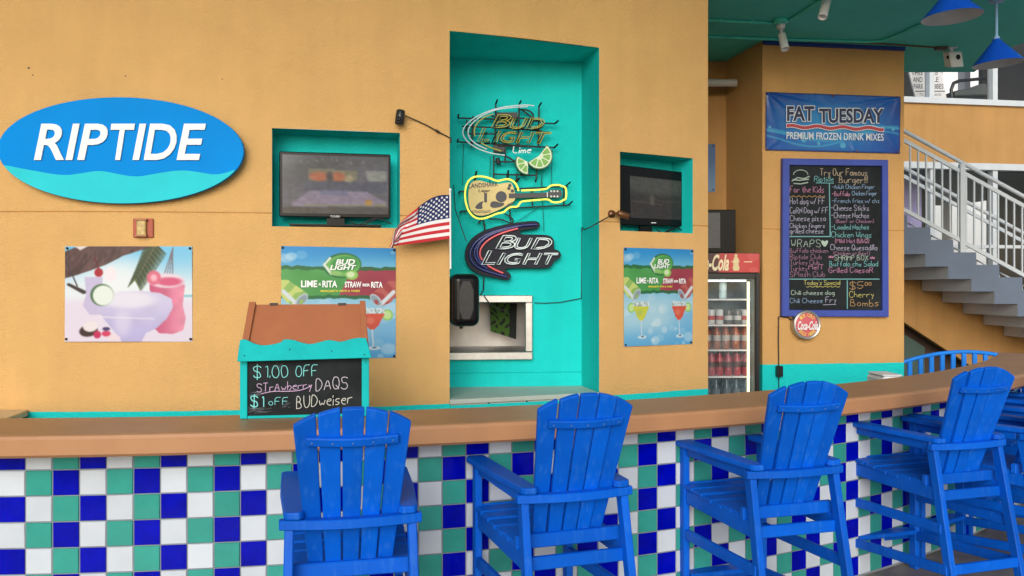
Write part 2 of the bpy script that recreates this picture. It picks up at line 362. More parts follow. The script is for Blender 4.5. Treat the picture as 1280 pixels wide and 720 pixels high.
def chalk(m, body, fr, u0, u1, vb, h, r, mi=0, d=0.003, dv=0.0, jit=0.18, n=4, slant=0.0):
    """hand-written line in photo pixels: from u0 to u1, baseline vb, capital height h"""
    strokes = []; x = 0.0
    for ch in body:
        if ch == ' ': x += 2.2; continue
        g = GL[ch]; mxx = 0; yo = rnd.uniform(-.25, .25)
        for st in g.split():
            pts = []
            for i in range(0, len(st) - 1, 2):
                a, b = int(st[i]), int(st[i + 1]); mxx = max(mxx, a); pts.append((x + a + rnd.uniform(-jit, jit) + slant * (b - 2), b - 2 + yo + rnd.uniform(-jit, jit)))
            strokes.append(chaikin(pts, 2) if len(pts) > 2 else pts)
        x += mxx + 1.35
    wid = x - 1.35
    for st in strokes:
        P = [fr(*fr.px(u0 + (u1 - u0) * a / wid, vb + dv * a / wid - h * b / 6.0), d) for a, b in st]
        m.tube(P, r, n, mi=mi)
    return m

# ================================================================== SETTING
m = MB(); m.quad((-900, -900, -0.006), (900, -900, -0.006), (900, 900, -0.006), (-900, 900, -0.006)); tag(m.build('ground', M['plaza']), kind='structure')
m = MB(); arc = [(CX + 11.9 * math.sin(R(a)), CY - 11.9 * math.cos(R(a))) for a in range(-70, 101, 5)]
arc += [(CX + 8.4 * math.sin(R(a)), CY - 8.4 * math.cos(R(a))) for a in range(100, -71, -5)]
m.prism(Plane((0, 0, 0), (1, 0, 0), (0, 1, 0)), arc, None, 0.0); tag(m.build('bar_floor', M['concrete']), kind='structure')
m = MB(); m.prism(Plane((0, 0, 0), (1, 0, 0), (0, 1, 0)), [(-9, 4), (13, 4), (13, 12.9), (-9, 12.9)], None, -0.003); tag(m.build('inner_floor', M['concrete']), kind='structure')
m = MB(); out = [(CX + 9.0 * math.sin(R(a)), CY - 9.0 * math.cos(R(a))) for a in range(32, 49, 2)]
out += [(6.6, 5.4), (4.3, 6.45), (4.15, 7.1), (4.28, 7.93), (1.2, 7.95), (CX + 7.0 * math.sin(R(31)), CY - 7.0 * math.cos(R(31)))]
m.prism(Plane((0, 0, 0), (1, 0, 0), (0, 1, 0)), out, CEIL + 0.3, CEIL)
tag(m.build('ceiling', M['ceiling']), kind='structure')

m = MB(); out = [(CX + 11.5 * math.sin(R(a)), CY - 11.5 * math.cos(R(a))) for a in range(-40, 49, 2)] + [(5.2, 7.0), (4.2, 8.2), (2, 12.5), (-11.2, 12.5)]
m.prism(Plane((0, 0, 0), (1, 0, 0), (0, 1, 0)), out, 5.35, 5.1); tag(m.build('roof', M['ceiling']), kind='structure')  # unseen roof, height and reach set to shade wall top and counter

# ---- curved front wall with its niche and two television recesses
wall = thing('curved_wall', 'curved orange stucco wall with teal recesses rising behind the tiled bar', 'wall', cylp(R(10), R_WALL, 0))
def sz(u, v): return WALL.px(u, v)
th_end = sz(885, 300)[0]
tv1 = (sz(340, 200)[0], sz(500, 200)[0], sz(420, 284)[1], sz(420, 162.8)[1])
nic = (sz(562, 200)[0], sz(749, 200)[0], 0.975, 3.19)
tv2 = (sz(775, 200)[0], sz(866, 200)[0], sz(820, 290)[1], sz(820, 193.5)[1])
JZ = sz(200, 265.5)[1]
ss = sorted(set([th_end] + [q for o in (tv1, nic, tv2) for q in o[:2]] + [R_WALL * R(a) for a in np.arange(-30, math.degrees(th_end / R_WALL) - 0.3, 0.75)]))
zz = sorted(set([0, 0.5, 5.11, 1.5, 2.9, 3.4] + [q for o in (tv1, nic, tv2) for q in o[2:]] + [JZ - 0.006, JZ, JZ + 0.006]))
m = MB(); idx = {}
for i, s_ in enumerate(ss):
    for j, z in enumerate(zz):
        idx[i, j] = len(m.v); m.v.append(WALL(s_, z, -0.007 if abs(z - JZ) < 1e-6 else 0))
for i in range(len(ss) - 1):
    for j in range(len(zz) - 1):
        a = (ss[i] + ss[i + 1]) / 2; b = (zz[j] + zz[j + 1]) / 2
        if any(o[0] < a < o[1] and o[2] < b < o[3] for o in (tv1, nic, tv2)): continue
        m.f.append([idx[i, j], idx[i + 1, j], idx[i + 1, j + 1], idx[i, j + 1]]); m.mi.append(0); m.sm.append(False)
e0, e1 = WALL(th_end, 0), WALL(th_end, 5.11); rad = Vector((-math.sin(th_end / R_WALL), math.cos(th_end / R_WALL), 0))
m.quad(e0, e0 + rad * 0.5, e1 + rad * 0.5, e1)
b0 = e0 + rad * 0.5; b1 = e1 + rad * 0.5
m.quad(b0, b0 + Vector((-1.2, 0.9, 0)), b1 + Vector((-1.2, 0.9, 0)), b1)
m.build('stucco_face', M['stucco'], wall)
def recess(o, dep, name):
    sc_ = (o[0] + o[1]) / 2; n_ = Vector((-math.sin(sc_ / R_WALL), math.cos(sc_ / R_WALL), 0)) * dep
    A, B = WALL(o[0], o[2]), WALL(o[1], o[2]); h = Vector((0, 0, o[3] - o[2])); A2, B2 = A + n_, B + n_
    mm = MB(); mm.quad(A2, B2, B2 + h, A2 + h); mm.quad(A, A2, A2 + h, A + h); mm.quad(B2, B, B + h, B2 + h); mm.quad(A, B, B2, A2); mm.quad(A2 + h, B2 + h, B + h, A + h)
    mm.build(name, M['teal'], wall); return A2, B2
recess(tv1, 0.20, 'television_recess'); recess(tv2, 0.22, 'television_recess')
FL, FR = WALL(nic[0], 0), WALL(nic[1], 0); BL, BR = Vector((-0.45, 5.68, 0)), Vector((0.469, 5.766, 0))
NB = Plane(BL, BR - BL); nw = (BR - BL).length; zt = nic[3]; up = Vector((0, 0, 1))
h0, h1 = NB.px(560, 440), NB.px(656, 378)
hx0, hz0, hx1, hz1 = 0.03, h0[1], h1[0], h1[1]
GZ = NB.px(640, 466)[1]
m = MB(); xs_ = [0, hx0, hx1, nw]; zs_ = [0.9, GZ - 0.004, GZ, GZ + 0.004, hz0, hz1, zt]
for i in range(3):
    for j in range(len(zs_) - 1):
        if i == 1 and abs(zs_[j] - hz0) < 1e-6: continue
        dd = lambda z: -0.005 if abs(z - GZ) < 1e-6 else 0
        m.quad(NB(xs_[i], zs_[j], dd(zs_[j])), NB(xs_[i + 1], zs_[j], dd(zs_[j])), NB(xs_[i + 1], zs_[j + 1], dd(zs_[j + 1])), NB(xs_[i], zs_[j + 1], dd(zs_[j + 1])))
m.quad(FL + up * .9, BL + up * .9, BL + up * zt, FL + up * zt); m.quad(BR + up * .9, FR + up * .9, FR + up * zt, BR + up * zt)
m.quad(BL + up * zt, BR + up * zt, FR + up * zt, FL + up * zt)
m.build('niche', M['teal'], wall)
# niche ledge (cream top, block face below)
m = MB(); nfr = (FL - BL).normalized(); a_, b_ = FL - nfr * -0.02, FR - nfr * -0.02
P = [BL + (BR - BL) * 0.004, BR - (BR - BL) * 0.004, FR + (FL - FR) * 0.004, FL - (FL - FR) * 0.004]
P[2] = P[2] + Vector((0.0, -0.02, 0)); P[3] = P[3] + Vector((0.0, -0.02, 0))
for z0, z1, mi in ((0.985, 1.012, 0),):
    q = [p + up * z for z in (z0, z1) for p in P]; m.add(q, [(4, 7, 6, 5), (0, 1, 2, 3), (3, 2, 6, 7), (2, 1, 5, 6), (0, 3, 7, 4)], mi)
m.build('ledge', mat('cream_ledge_paint', (0.42, 0.46, 0.40), 0.55, var=0.08), wall)
m = MB(); n_b = 4
for i in range(n_b):
    A = FL.lerp(FR, i / n_b + 0.006); B = FL.lerp(FR, (i + 1) / n_b - 0.006); nrm = Vector((0, 0.10, 0))
    q = [p + up * z for z in (0.86, 0.983) for p in (A, B, B + nrm, A + nrm)]; m.add(q, [(0, 1, 5, 4), (4, 5, 6, 7), (1, 2, 6, 5), (0, 4, 7, 3)])
m.build('ledge_blocks', M['offwhite'], wall, bevel=0.003)
# small drill holes and a plug left in the wall
m = MB()
for u, v, r_ in ((36, 85, .006), (41, 94, .004), (157, 95, .004), (278, 99, .003), (447, 196, .003)):
    x, y = WALL.px(u, v); m.prism(WALL, ell(x, y, r_, r_, 8), None, 0.0012)
m.build('drill_holes', M['wire'], wall)

# ---- service window in the niche
sw = thing('service_window', 'metal framed service hatch in the teal niche behind the black speaker', 'window', NB((hx0 + hx1) / 2, hz0, 0))
m = MB(); f0 = NB.px(665, 369); f1 = NB.px(665, 449); gx = 0.012
x0, x1, z0, z1 = 0.002, f0[0], f1[1], f0[1]
m.prism(NB, [(x0, hz1 - .0), (x1, hz1), (x1, z1), (x0, z1)], 0, 0.035); m.prism(NB, [(x0, z0), (x1, z0), (x1, hz0), (x0, hz0)], 0, 0.04)
m.prism(NB, [(hx1, hz0 + .001), (x1, hz0 + .001), (x1, hz1 - .001), (hx1, hz1 - .001)], 0, 0.034)
m.build('frame', M['steel'], sw, bevel=0.004)
m = MB(); dp = -0.55
c = [NB(hx0, hz0, 0), NB(hx1, hz0, 0), NB(hx1, hz1, 0), NB(hx0, hz1, 0)]; d_ = [NB(hx0 - .3, hz0, dp), NB(hx1 + .15, hz0, dp), NB(hx1 + .15, hz1, dp), NB(hx0 - .3, hz1, dp)]
m.quad(*d_); [m.quad(c[i], c[(i + 1) % 4], d_[(i + 1) % 4], d_[i]) for i in range(4)]
m.build('steel_lining', M['steelin'], sw)
NB2 = Plane(NB(0, 0, -0.3), NB.r)
def bagfn(a, b):
    n_ = np.sin(a * 23 + 4 * np.sin(b * 9)) + np.sin(b * 17 + 3 * np.sin(a * 11)); g = np.stack([70 + 0 * a, 110 + 0 * a, 30 + 0 * a], -1)
    d = np.stack([22 + 0 * a, 26 + 0 * a, 22 + 0 * a], -1); k = ((n_ > 0.55) | (a > 0.72))[..., None]; return np.where(k, d, g)
bag = thing('green_poster', 'green and black picture hanging inside the service hatch', 'picture', NB2(*NB2.px(630, 418), 0))
paint(NB2, ((612, 379), (646, 379), (645, 424), (613, 414)), 40, 50, bagfn, 'print', M['matte'], bag, 0.01)

# ---- column wall at the right, with the return and the back corner by the fridge
PO = at_depth(953, 300, 6.93); PO.z = 0; PE = at_depth(1130, 300, 7.115); PE.z = 0
PAN = Plane(PO, PE - PO); pw = (PE - PO).length
col = thing('column_wall', 'orange stucco wall block with teal base carrying the menu board and banner', 'wall', PO.lerp(PE, .5))
RB = Vector((1.887, 7.535, 0)); pj = PAN.px(1000, 287)[1]
m = MB(); zl = [0, pj - .005, pj, pj + .005, CEIL + 0.02]
for j in range(4):
    dd = lambda z: -0.006 if abs(z - pj) < 1e-6 else 0
    m.quad(PAN(0, zl[j], dd(zl[j])), PAN(pw, zl[j], dd(zl[j])), PAN(pw, zl[j + 1], dd(zl[j + 1])), PAN(0, zl[j + 1], dd(zl[j + 1])))
hC = up * (CEIL + 0.02); PE2 = PE + Vector((0.15, 0.8, 0))
m.quad(RB, PO, PO + hC, RB + hC); m.quad(PE, PE2, PE2 + hC, PE + hC); m.quad(PE2, RB, RB + hC, PE2 + hC)
m.build('stucco_face', M['panel_stucco'], col)
m = MB(); y0 = PAN.px(1040, 60)[1]; m.prism(PAN, [(0.0, CEIL - 0.032), (pw, CEIL - 0.032), (pw, CEIL - .002), (0.0, CEIL - .002)], 0, 0.02); m.build('top_trim', M['trimblue'], col)
bw = thing('back_wall', 'brown orange wall in shade in the gap behind the drinks fridge', 'wall', (1.0, 7.6, 0))
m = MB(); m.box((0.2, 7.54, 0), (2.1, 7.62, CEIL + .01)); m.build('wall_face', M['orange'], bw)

# ---- staircase, its railings and the wall under it
SZ = 10.3; SF = Plane((0, SZ, 0), (1, 0, 0)); kx, ky = 28.8, 15.6
stair = thing('staircase', 'blue grey stepped staircase with white railing descending to the right', 'staircase', (6.0, SZ, 0))
top = []; bot = []
for k in range(-7, 15):
    u = 1162.7 + kx * k; top += [(u, 299.8 + ky * (k - 1)), (u, 299.8 + ky * k)]
top.append((1162.7 + kx * 15, 299.8 + ky * 14))
for k in range(-7, 12):
    u = 1156.6 + kx * k; bot += [(u, 317.5 + ky * k), (u, 317.5 + ky * (k + 1))]
bot.append((bot[-1][0] + 60, bot[-1][1])); 
P = pxs(SF, top) + [SF.px(top[-1][0], 532)] + [SF.px(bot[-1][0], 532)] + pxs(SF, bot[::-1])
m = MB(); m.prism(SF, P, -1.25, 0, 0, side=1); m.build('flight', [M['stringer'], M['soffit']], stair)
def railing(d, full=True):
    RF = Plane(SF(0, 0, d), (1, 0, 0)); off = (EYEP.y + SZ - d) / SZ
    def sp(u, v): x, y = SF.px(u, v); return RF(x, y, 0)
    L, Rr = 1040, 1520; sl = 0.547
    ln = lambda v0, u: v0 + sl * (u - 1130)
    m = MB(); m.tube([sp(L, ln(161, L)), sp(Rr, ln(161, Rr))], 0.026, 8); m.build('handrail', M['rail'], stair)
    for nm, v0, hh in (('rail', 173, .022), ('rail', 260, .022)):
        m = MB(); m.bar(sp(L, ln(v0, L)), sp(Rr, ln(v0, Rr)), (0, 0, 1), hh * 2, 0.03); m.build(nm, M['rail'], stair)
    for k in (range(-9, 39) if full else ()):
        u = 1130.5 + 10.05 * k
        if abs(u - 1205.5) < 4 or abs(u - 1355) < 4: continue
        m = MB(); m.box(tuple(sp(u, ln(258, u)) + Vector((-.009, -.009, 0))), tuple(sp(u, ln(174, u)) + Vector((.009, .009, 0)))); m.build('baluster', M['rail'], stair)
    for u in ((1055, 1205.5, 1355) if full else ()):
        m = MB(); m.box(tuple(sp(u, ln(276, u)) + Vector((-.03, -.03, 0))), tuple(sp(u, ln(163, u)) + Vector((.03, .03, 0)))); m.build('post', M['rail'], stair)
    for k in (range(-3, 8) if full else ()):
        u = 1162.7 + kx * k; m = MB(); v = 299.8 + ky * k
        a, b = sp(u - 25, v - 13.5 - 8), sp(u - 5, v - 13.5 + 2); m.tube([sp(u - 25, v - 13.8), a, b, sp(u - 5, v - 9)], 0.011, 5); m.build('bracket', M['rail'], stair)
railing(-0.06); railing(-1.2, False)
UW = Plane((0, SZ + 1.27, 0), (1, 0, 0))
us = thing('under_stair_wall', 'orange wall under the stairs with a slanting dark opening', 'wall', (6.2, SZ + 1.3, 0))
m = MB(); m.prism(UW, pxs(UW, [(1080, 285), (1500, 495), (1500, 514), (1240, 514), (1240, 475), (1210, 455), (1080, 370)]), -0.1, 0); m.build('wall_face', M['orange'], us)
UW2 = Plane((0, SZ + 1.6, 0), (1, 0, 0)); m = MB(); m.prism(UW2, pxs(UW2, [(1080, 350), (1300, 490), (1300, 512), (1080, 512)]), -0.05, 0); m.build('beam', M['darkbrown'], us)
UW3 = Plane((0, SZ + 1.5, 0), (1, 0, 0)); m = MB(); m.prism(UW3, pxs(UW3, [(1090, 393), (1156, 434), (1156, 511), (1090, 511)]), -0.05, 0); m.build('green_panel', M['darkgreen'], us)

# ---- glazed building behind the stairs
AO = Vector((6.8, 13, 0)); AW = Plane(AO, (1, 0.16, 0))
bld = thing('glazed_building', 'two storey orange building with white framed windows behind the stairs', 'building', AO)
xL, xR = AW.px(1060, 200)[0], AW.px(1500, 200)[0]
yv = lambda v: AW.px(1200, v)[1]
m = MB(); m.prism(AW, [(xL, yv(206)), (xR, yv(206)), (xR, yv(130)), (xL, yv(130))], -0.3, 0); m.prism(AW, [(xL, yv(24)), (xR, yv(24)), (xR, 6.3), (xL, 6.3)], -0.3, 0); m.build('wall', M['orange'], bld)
m = MB(); m.prism(AW, [(xL, yv(131)), (xR, yv(131)), (xR, yv(124)), (xL, yv(124))], -0.12, 0.05); m.build('sill', M['rail'], bld)
def win(u0, u1, v0, v1, bars):
    x0, x1 = AW.px(u0, 200)[0], AW.px(u1, 200)[0]; m = MB()
    for u in bars:
        a, b = AW.px(u - 3, 200)[0], AW.px(u + 3, 200)[0]; m.prism(AW, [(a, yv(v1)), (b, yv(v1)), (b, yv(v0)), (a, yv(v0))], -0.1, 0.02)
    fr_ = m.build('window', M['rail'], bld)
    m = MB(); m.quad(AW(x0, yv(v1), -.06), AW(x1, yv(v1), -.06), AW(x1, yv(v0), -.06), AW(x0, yv(v0), -.06)); m.build('pane', M['glass'], fr_)
win(1060, 1500, 24, 124, (1090, 1164, 1243, 1320)); win(1060, 1500, 207, 440, (1165, 1243, 1321))
m = MB(); m.prism(AW, [(xL, yv(212)), (xR, yv(212)), (xR, yv(204)), (xL, yv(204))], -0.1, 0.05); m.prism(AW, [(xL, yv(310)), (xR, yv(310)), (xR, yv(306)), (xL, yv(306))], -.08, 0.03); m.build('window_head', M['rail'], bld)
AI = Plane(AW(0, 0, -1.8), AW.r)
m = MB(); 
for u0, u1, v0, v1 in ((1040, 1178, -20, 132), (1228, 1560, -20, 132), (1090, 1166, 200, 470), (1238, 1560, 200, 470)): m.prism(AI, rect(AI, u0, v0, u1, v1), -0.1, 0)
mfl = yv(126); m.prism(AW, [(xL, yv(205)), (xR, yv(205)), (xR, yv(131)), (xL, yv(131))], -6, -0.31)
m.build('interior_wall', M['interior'], bld)  # dark sheets painted to read as unlit rooms behind the panes
m = MB(); AI2 = Plane(AW(0, 0, -1.2), AW.r); m.prism(AI2, rect(AI2, 1100, 206, 1152, 300), -0.03, 0); m.build('curtain', mat('lilac_curtain', (0.36, 0.33, 0.62), 0.8), bld)
m = MB(); AI3 = Plane(AW(0, 0, -3), AW.r); m.prism(AI3, rect(AI3, 1186, 215, 1190, 420), -0.2, 0); m.prism(AI3, rect(AI3, 1206, 80, 1213, 131), -0.2, 0); m.build('pillar', M['soffit'], bld)
wb = thing('white_building', 'added white backdrop wall standing in for bright outdoors beyond the windows', 'building', (14, 24, 0))  # added wall standing in for the glaring white outdoors behind the panes
m = MB(); m.box((2, 24, 0), (34, 26, 14)); m.build('wall', mat('backdrop_white', (.82, .82, .8), .9, var=.03), wb)
m = MB(); [m.box((4 + 3.1 * i, 23.95, z), (5.2 + 3.1 * i, 23.99, z + 1.5)) for i in range(9) for z in (9.3, 12)]; m.build('windows', M['interior'], wb)  # dark squares on the added backdrop
# notice board standing inside the upper window
AS = Plane(AW(0, 0, -0.5), AW.r)
nb = thing('notice_board', 'slanted white notice board with black capitals inside the upper window', 'sign', AS(*AS.px(1160, 127)))
m = MB(); m.prism(AS, pxs(AS, [(1135, 84), (1176, 84), (1184, 127), (1146, 127)]), -0.03, 0); m.build('board', M['white'], nb)
m = MB(); kb = dict(mi=0, d=0.004)
for body, u0, u1, vb, h in (('THIS', 1139, 1153, 94, 6), ('US', 1167, 1172, 94, 6), ('AND', 1141, 1153, 102.5, 6), ('LE', 1167, 1173, 102.5, 6), ('PARK', 1142, 1154, 111, 6), ('BBES', 1167, 1179, 111, 6), ('TO', 1149, 1154, 119.5, 3), ('DO TO', 1168, 1176, 120, 3), ('CHILDREN', 1168, 1183, 126, 2.5)):
    text(m, body, AS, (u0, vb - h, u1, vb), 0.004)
frbox(m, AS, 1144, 113.5, 1181, 114.5, 0, 0.004)
m.build('lettering', M['wire'], nb)
# dark lounge chair silhouette in the window
lc = thing('lounge_chair', 'dark bent tube lounge chair with cushion inside the upper window', 'chair', AS(*AS.px(1210, 128)))
AL = Plane(AW(0, 0, -0.9), AW.r)
m = MB(); m.tube([AL(*AL.px(*p)) for p in ((1190, 127), (1189, 112), (1192, 104), (1199, 101), (1232, 98))], 0.03, 6); m.build('arm', M['black'], lc)
m = MB(); m.prism(AL, pxs(AL, [(1192, 114), (1218, 110), (1224, 105), (1232, 105), (1232, 120), (1192, 121)]), -0.4, 0.05); m.build('cushion', flat('grey_cushion', (.08, .09, .085)), lc, bevel=0.02)
m = MB(); m.prism(AL, pxs(AL, [(1191, 121.3), (1232, 120.3), (1232, 127), (1191, 127)]), -0.4, 0.0); m.build('base', M['black'], lc)

# ---- the round bar
bar = thing('round_bar', 'long curved bar with tan top and blue white and green tiled front', 'bar', cylp(R(18), 8.5, 0))
t0, t1 = R(-26), R(58.8); NS = 120
prof = [(R_IN, LIP_Z), (R_IN, BAR_Z - .008), (R_IN + .008, BAR_Z), (R_OUT - .018, BAR_Z), (R_OUT - .005, BAR_Z - .005), (R_OUT, BAR_Z - .018), (R_OUT, LIP_Z + .012), (R_OUT - .012, LIP_Z)]
m = MB(); npf = len(prof)
P = [cylp(t0 + (t1 - t0) * i / NS, r, z) for i in range(NS + 1) for r, z in prof]
fs = [(i * npf + k, (i + 1) * npf + k, (i + 1) * npf + (k + 1) % npf, i * npf + (k + 1) % npf) for i in range(NS) for k in range(npf)]
m.add(P, fs, 0, False); m.add(P[:npf], [tuple(range(npf))]); m.add(P[-npf:], [tuple(range(npf))[::-1]])
cto = m.build('countertop', M['counter'], bar)
m = MB(); TP = 0.1107; a0 = Cyl(R_TILE).px(31.5, 600)[0]; zr = 0.897; g = 0.0022
TC = Cyl(R_TILE)
sA, sB = R_TILE * t0, R_TILE * t1
nb_ = 150
for i in range(nb_):
    a, b = sA + (sB - sA) * i / nb_, sA + (sB - sA) * (i + 1) / nb_
    m.quad(TC(a, 0, -.004), TC(b, 0, -.004), TC(b, LIP_Z + .002, -.004), TC(a, LIP_Z + .002, -.004), 3)
seq = {0: (0, 1, 2), 1: (1, 2, 0)}
for row in range(-9, 1):
    za, zb = zr + row * TP, zr + (row + 1) * TP
    za, zb = max(za, 0.004), min(zb, LIP_Z - .001)
    if zb - za < 0.01: continue
    for c in range(int((sA - a0) / TP) + 1, int((sB - a0) / TP) - 1):
        sa, sb = a0 + c * TP, a0 + (c + 1) * TP
        mi = seq[(-row) % 2][(c + 1) % 3]; e = 0.0028
        tl = rnd.uniform(-.001, .001); tv = rnd.uniform(-.001, .001)
        P = [TC(sa + g, za + g, -.003), TC(sb - g, za + g, -.003), TC(sb - g, zb - g, -.003), TC(sa + g, zb - g, -.003),
             TC(sa + g + e, za + g + e, 0.001 + tl - tv), TC(sb - g - e, za + g + e, 0.001 - tl - tv), TC(sb - g - e, zb - g - e, 0.001 - tl + tv), TC(sa + g + e, zb - g - e, 0.001 + tl + tv)]
        m.add(P, [(4, 5, 6, 7), (0, 1, 5, 4), (1, 2, 6, 5), (2, 3, 7, 6), (3, 0, 4, 7)], mi)
m.build('tile_front', [M['tile_b'], M['tile_w'], M['tile_t'], M['grout']], bar)
m = MB(); P = [cylp(t0 + (t1 - t0) * i / 80, R_IN + .06, z) for i in range(81) for z in (0, LIP_Z + .002)]
m.add(P, [(2 * i + 1, 2 * i + 3, 2 * i + 2, 2 * i) for i in range(80)]); m.build('back_panel', M['offwhite'], bar)
# back-bar counter at the left edge
bb = thing('back_counter', 'pale wooden back counter against the orange wall at the left edge', 'counter', (-3.2, 4.55, 0))
m = MB(); fr_ = Plane((0, 0, 0), (1, 0, 0), (0, 1, 0))
m.prism(fr_, [(-4.2, 4.38), (-2.6, 4.40), (-2.665, 4.715), (-4.2, 4.75)], 0.965, 1.0); m.build('top', flat('pale_laminate', (.62, .45, .26)), bb, bevel=.004)
m = MB(); m.prism(fr_, [(-4.2, 4.42), (-2.66, 4.44), (-2.70, 4.70), (-4.2, 4.73)], 0, 0.964); m.build('cabinet', M['offwhite'], bb)
tr = thing('ice_bin', 'white plastic bin lid just behind the bar by the column wall', 'bin', at_z(1118, 474, 1.06) + Vector((0.1, .15, -.25)))
m = MB(); q = at_z(1105, 476, 1.03); m.box((q.x, q.y + .02, 0.80), (q.x + .15, q.y + .30, 1.055)); m.build('body', M['white'], tr, bevel=0.02)
m = MB(); m.box((q.x + .005, q.y + .03, 1.057), (q.x + .145, q.y + .29, 1.068)); m.build('lid', M['white'], tr, bevel=.006)

# ================================================================== THINGS ON THE WALL
def mix(a, b, t): return a + (b - a) * t[..., None]
def C3(r, g, b, like): return np.stack([np.full_like(like, r), np.full_like(like, g), np.full_like(like, b)], -1)
def sstep(x, e0, e1): t = np.clip((x - e0) / (e1 - e0), 0, 1); return t * t * (3 - 2 * t)
def over(img, rgb, k): return img * (1 - k[..., None]) + np.array(rgb, float) * k[..., None]
def disc(a, b, cx, cy, rx, ry, soft=0.15, rot=0.0):
    x, y = a - cx, b - cy; c, s = math.cos(rot), math.sin(rot); x, y = x * c + y * s, -x * s + y * c
    return 1 - sstep(np.sqrt((x / rx) ** 2 + (y / ry) ** 2), 1 - soft, 1 + soft)
def polyk(a, b, pts):
    ins = np.zeros(a.shape, bool); n = len(pts)
    for i in range(n):
        (x0, y0), (x1, y1) = pts[i], pts[(i + 1) % n]
        if y0 == y1: continue
        c = ((b > min(y0, y1)) & (b <= max(y0, y1))); xi = x0 + (b - y0) * (x1 - x0) / (y1 - y0); ins ^= c & (a < xi)
    return ins.astype(float)
def segk(a, b, p, q, w0, w1=None, soft=0.3):
    w1 = w0 if w1 is None else w1; dx, dy = q[0] - p[0], q[1] - p[1]; t = np.clip(((a - p[0]) * dx + (b - p[1]) * dy) / (dx * dx + dy * dy + 1e-9), 0, 1)
    d = np.hypot(a - p[0] - t * dx, b - p[1] - t * dy) / (w0 + (w1 - w0) * t); return 1 - sstep(d, 1 - soft, 1 + soft)
def pnoise(a, b, f, seed):
    g = np.random.RandomState(seed).rand(64, 64); x, y = a * f, b * f; i, j = np.floor(x).astype(int), np.floor(y).astype(int); u, v = x - i, y - j
    u, v = u * u * (3 - 2 * u), v * v * (3 - 2 * v); G = lambda p, q: g[p % 64, q % 64]
    return (G(i, j) * (1 - u) + G(i + 1, j) * u) * (1 - v) + (G(i, j + 1) * (1 - u) + G(i + 1, j + 1) * u) * v

# ---- oval sign
TS = tangent(sz(152, 188)[0] / R_WALL, R_WALL + 0.045)
sgn = thing('oval_sign', 'large blue oval wall sign with white slanted capitals above a turquoise wave', 'sign', TS(*TS.px(152, 255)))
ce = TS.px(152, 188); ex = TS.px(304.5, 188)[0] - ce[0]; ey = TS.px(152, 121.5)[1] - ce[1]
m = MB(); m.prism(TS, ell(*ce, ex, ey, 96), -0.028, 0); m.build('board', mat('sign_blue', (0.0, 0.23, 0.66), 0.5, var=0.06, scale=3, spec=0.05), sgn, bevel=0.002)
wv = chaikin([(-10, 203), (1, 205.5), (40, 213), (80, 220), (105, 216), (125, 213), (145, 217), (170, 221.7), (195, 217), (225, 212.3), (248, 215), (270, 219), (290, 214), (310, 205)], 2)
wp = [TS.px(*p) for p in wv]; keep = [p for p in wp if ((p[0] - ce[0]) / ex) ** 2 + ((p[1] - ce[1]) / ey) ** 2 < 0.995]
ang = lambda p: math.atan2((p[1] - ce[1]) / ey, (p[0] - ce[0]) / ex)
a1, a2 = ang(keep[-1]), ang(keep[0]); a2 = a2 if a2 < a1 else a2 - 2 * math.pi
arc_ = ell(*ce, ex * .997, ey * .995, 60, a1, a2)
m = MB(); m.prism(TS, keep + arc_, None, 0.0015); m.build('wave', mat('sign_turquoise', (0.03, 0.53, 0.60), 0.5, var=0.05, spec=0.05), sgn)
m = MB()
bx = {'R': (43.5, 81), 'I': (83, 100.5), 'P': (97.5, 135.5), 'T': (139, 169.5), 'I2': (166.5, 183.5), 'D': (180.5, 221.5), 'E': (221.5, 258)}
for k, (u0, u1) in bx.items():
    text(m, k[0], TS, (u0, 155, u1, 200.3), 0.010, shear=0.2, offset=0.016, thick=0.008)
m.build('lettering', M['white'], sgn)

# ---- wall light on its red plate
wl = thing('wall_light', 'small brass wall light on a red brown plate below the oval sign', 'wall light', WALL(*sz(179, 297)))
m = MB(); frbox(m, WALL, 167, 273.3, 192.3, 297, 0.001, 0.012); m.build('back_plate', M['redplate'], wl, bevel=0.003)
m = MB(); frbox(m, WALL, 172.5, 275.5, 184.5, 295, 0.012, 0.03); m.build('lens', M['brass'], wl, bevel=0.006)
m = MB(); frbox(m, WALL, 171.5, 274.3, 185.5, 276.2, 0.012, 0.034); frbox(m, WALL, 171.5, 294, 185.5, 296, 0.012, 0.034); m.build('cap', M['bronze'], wl)

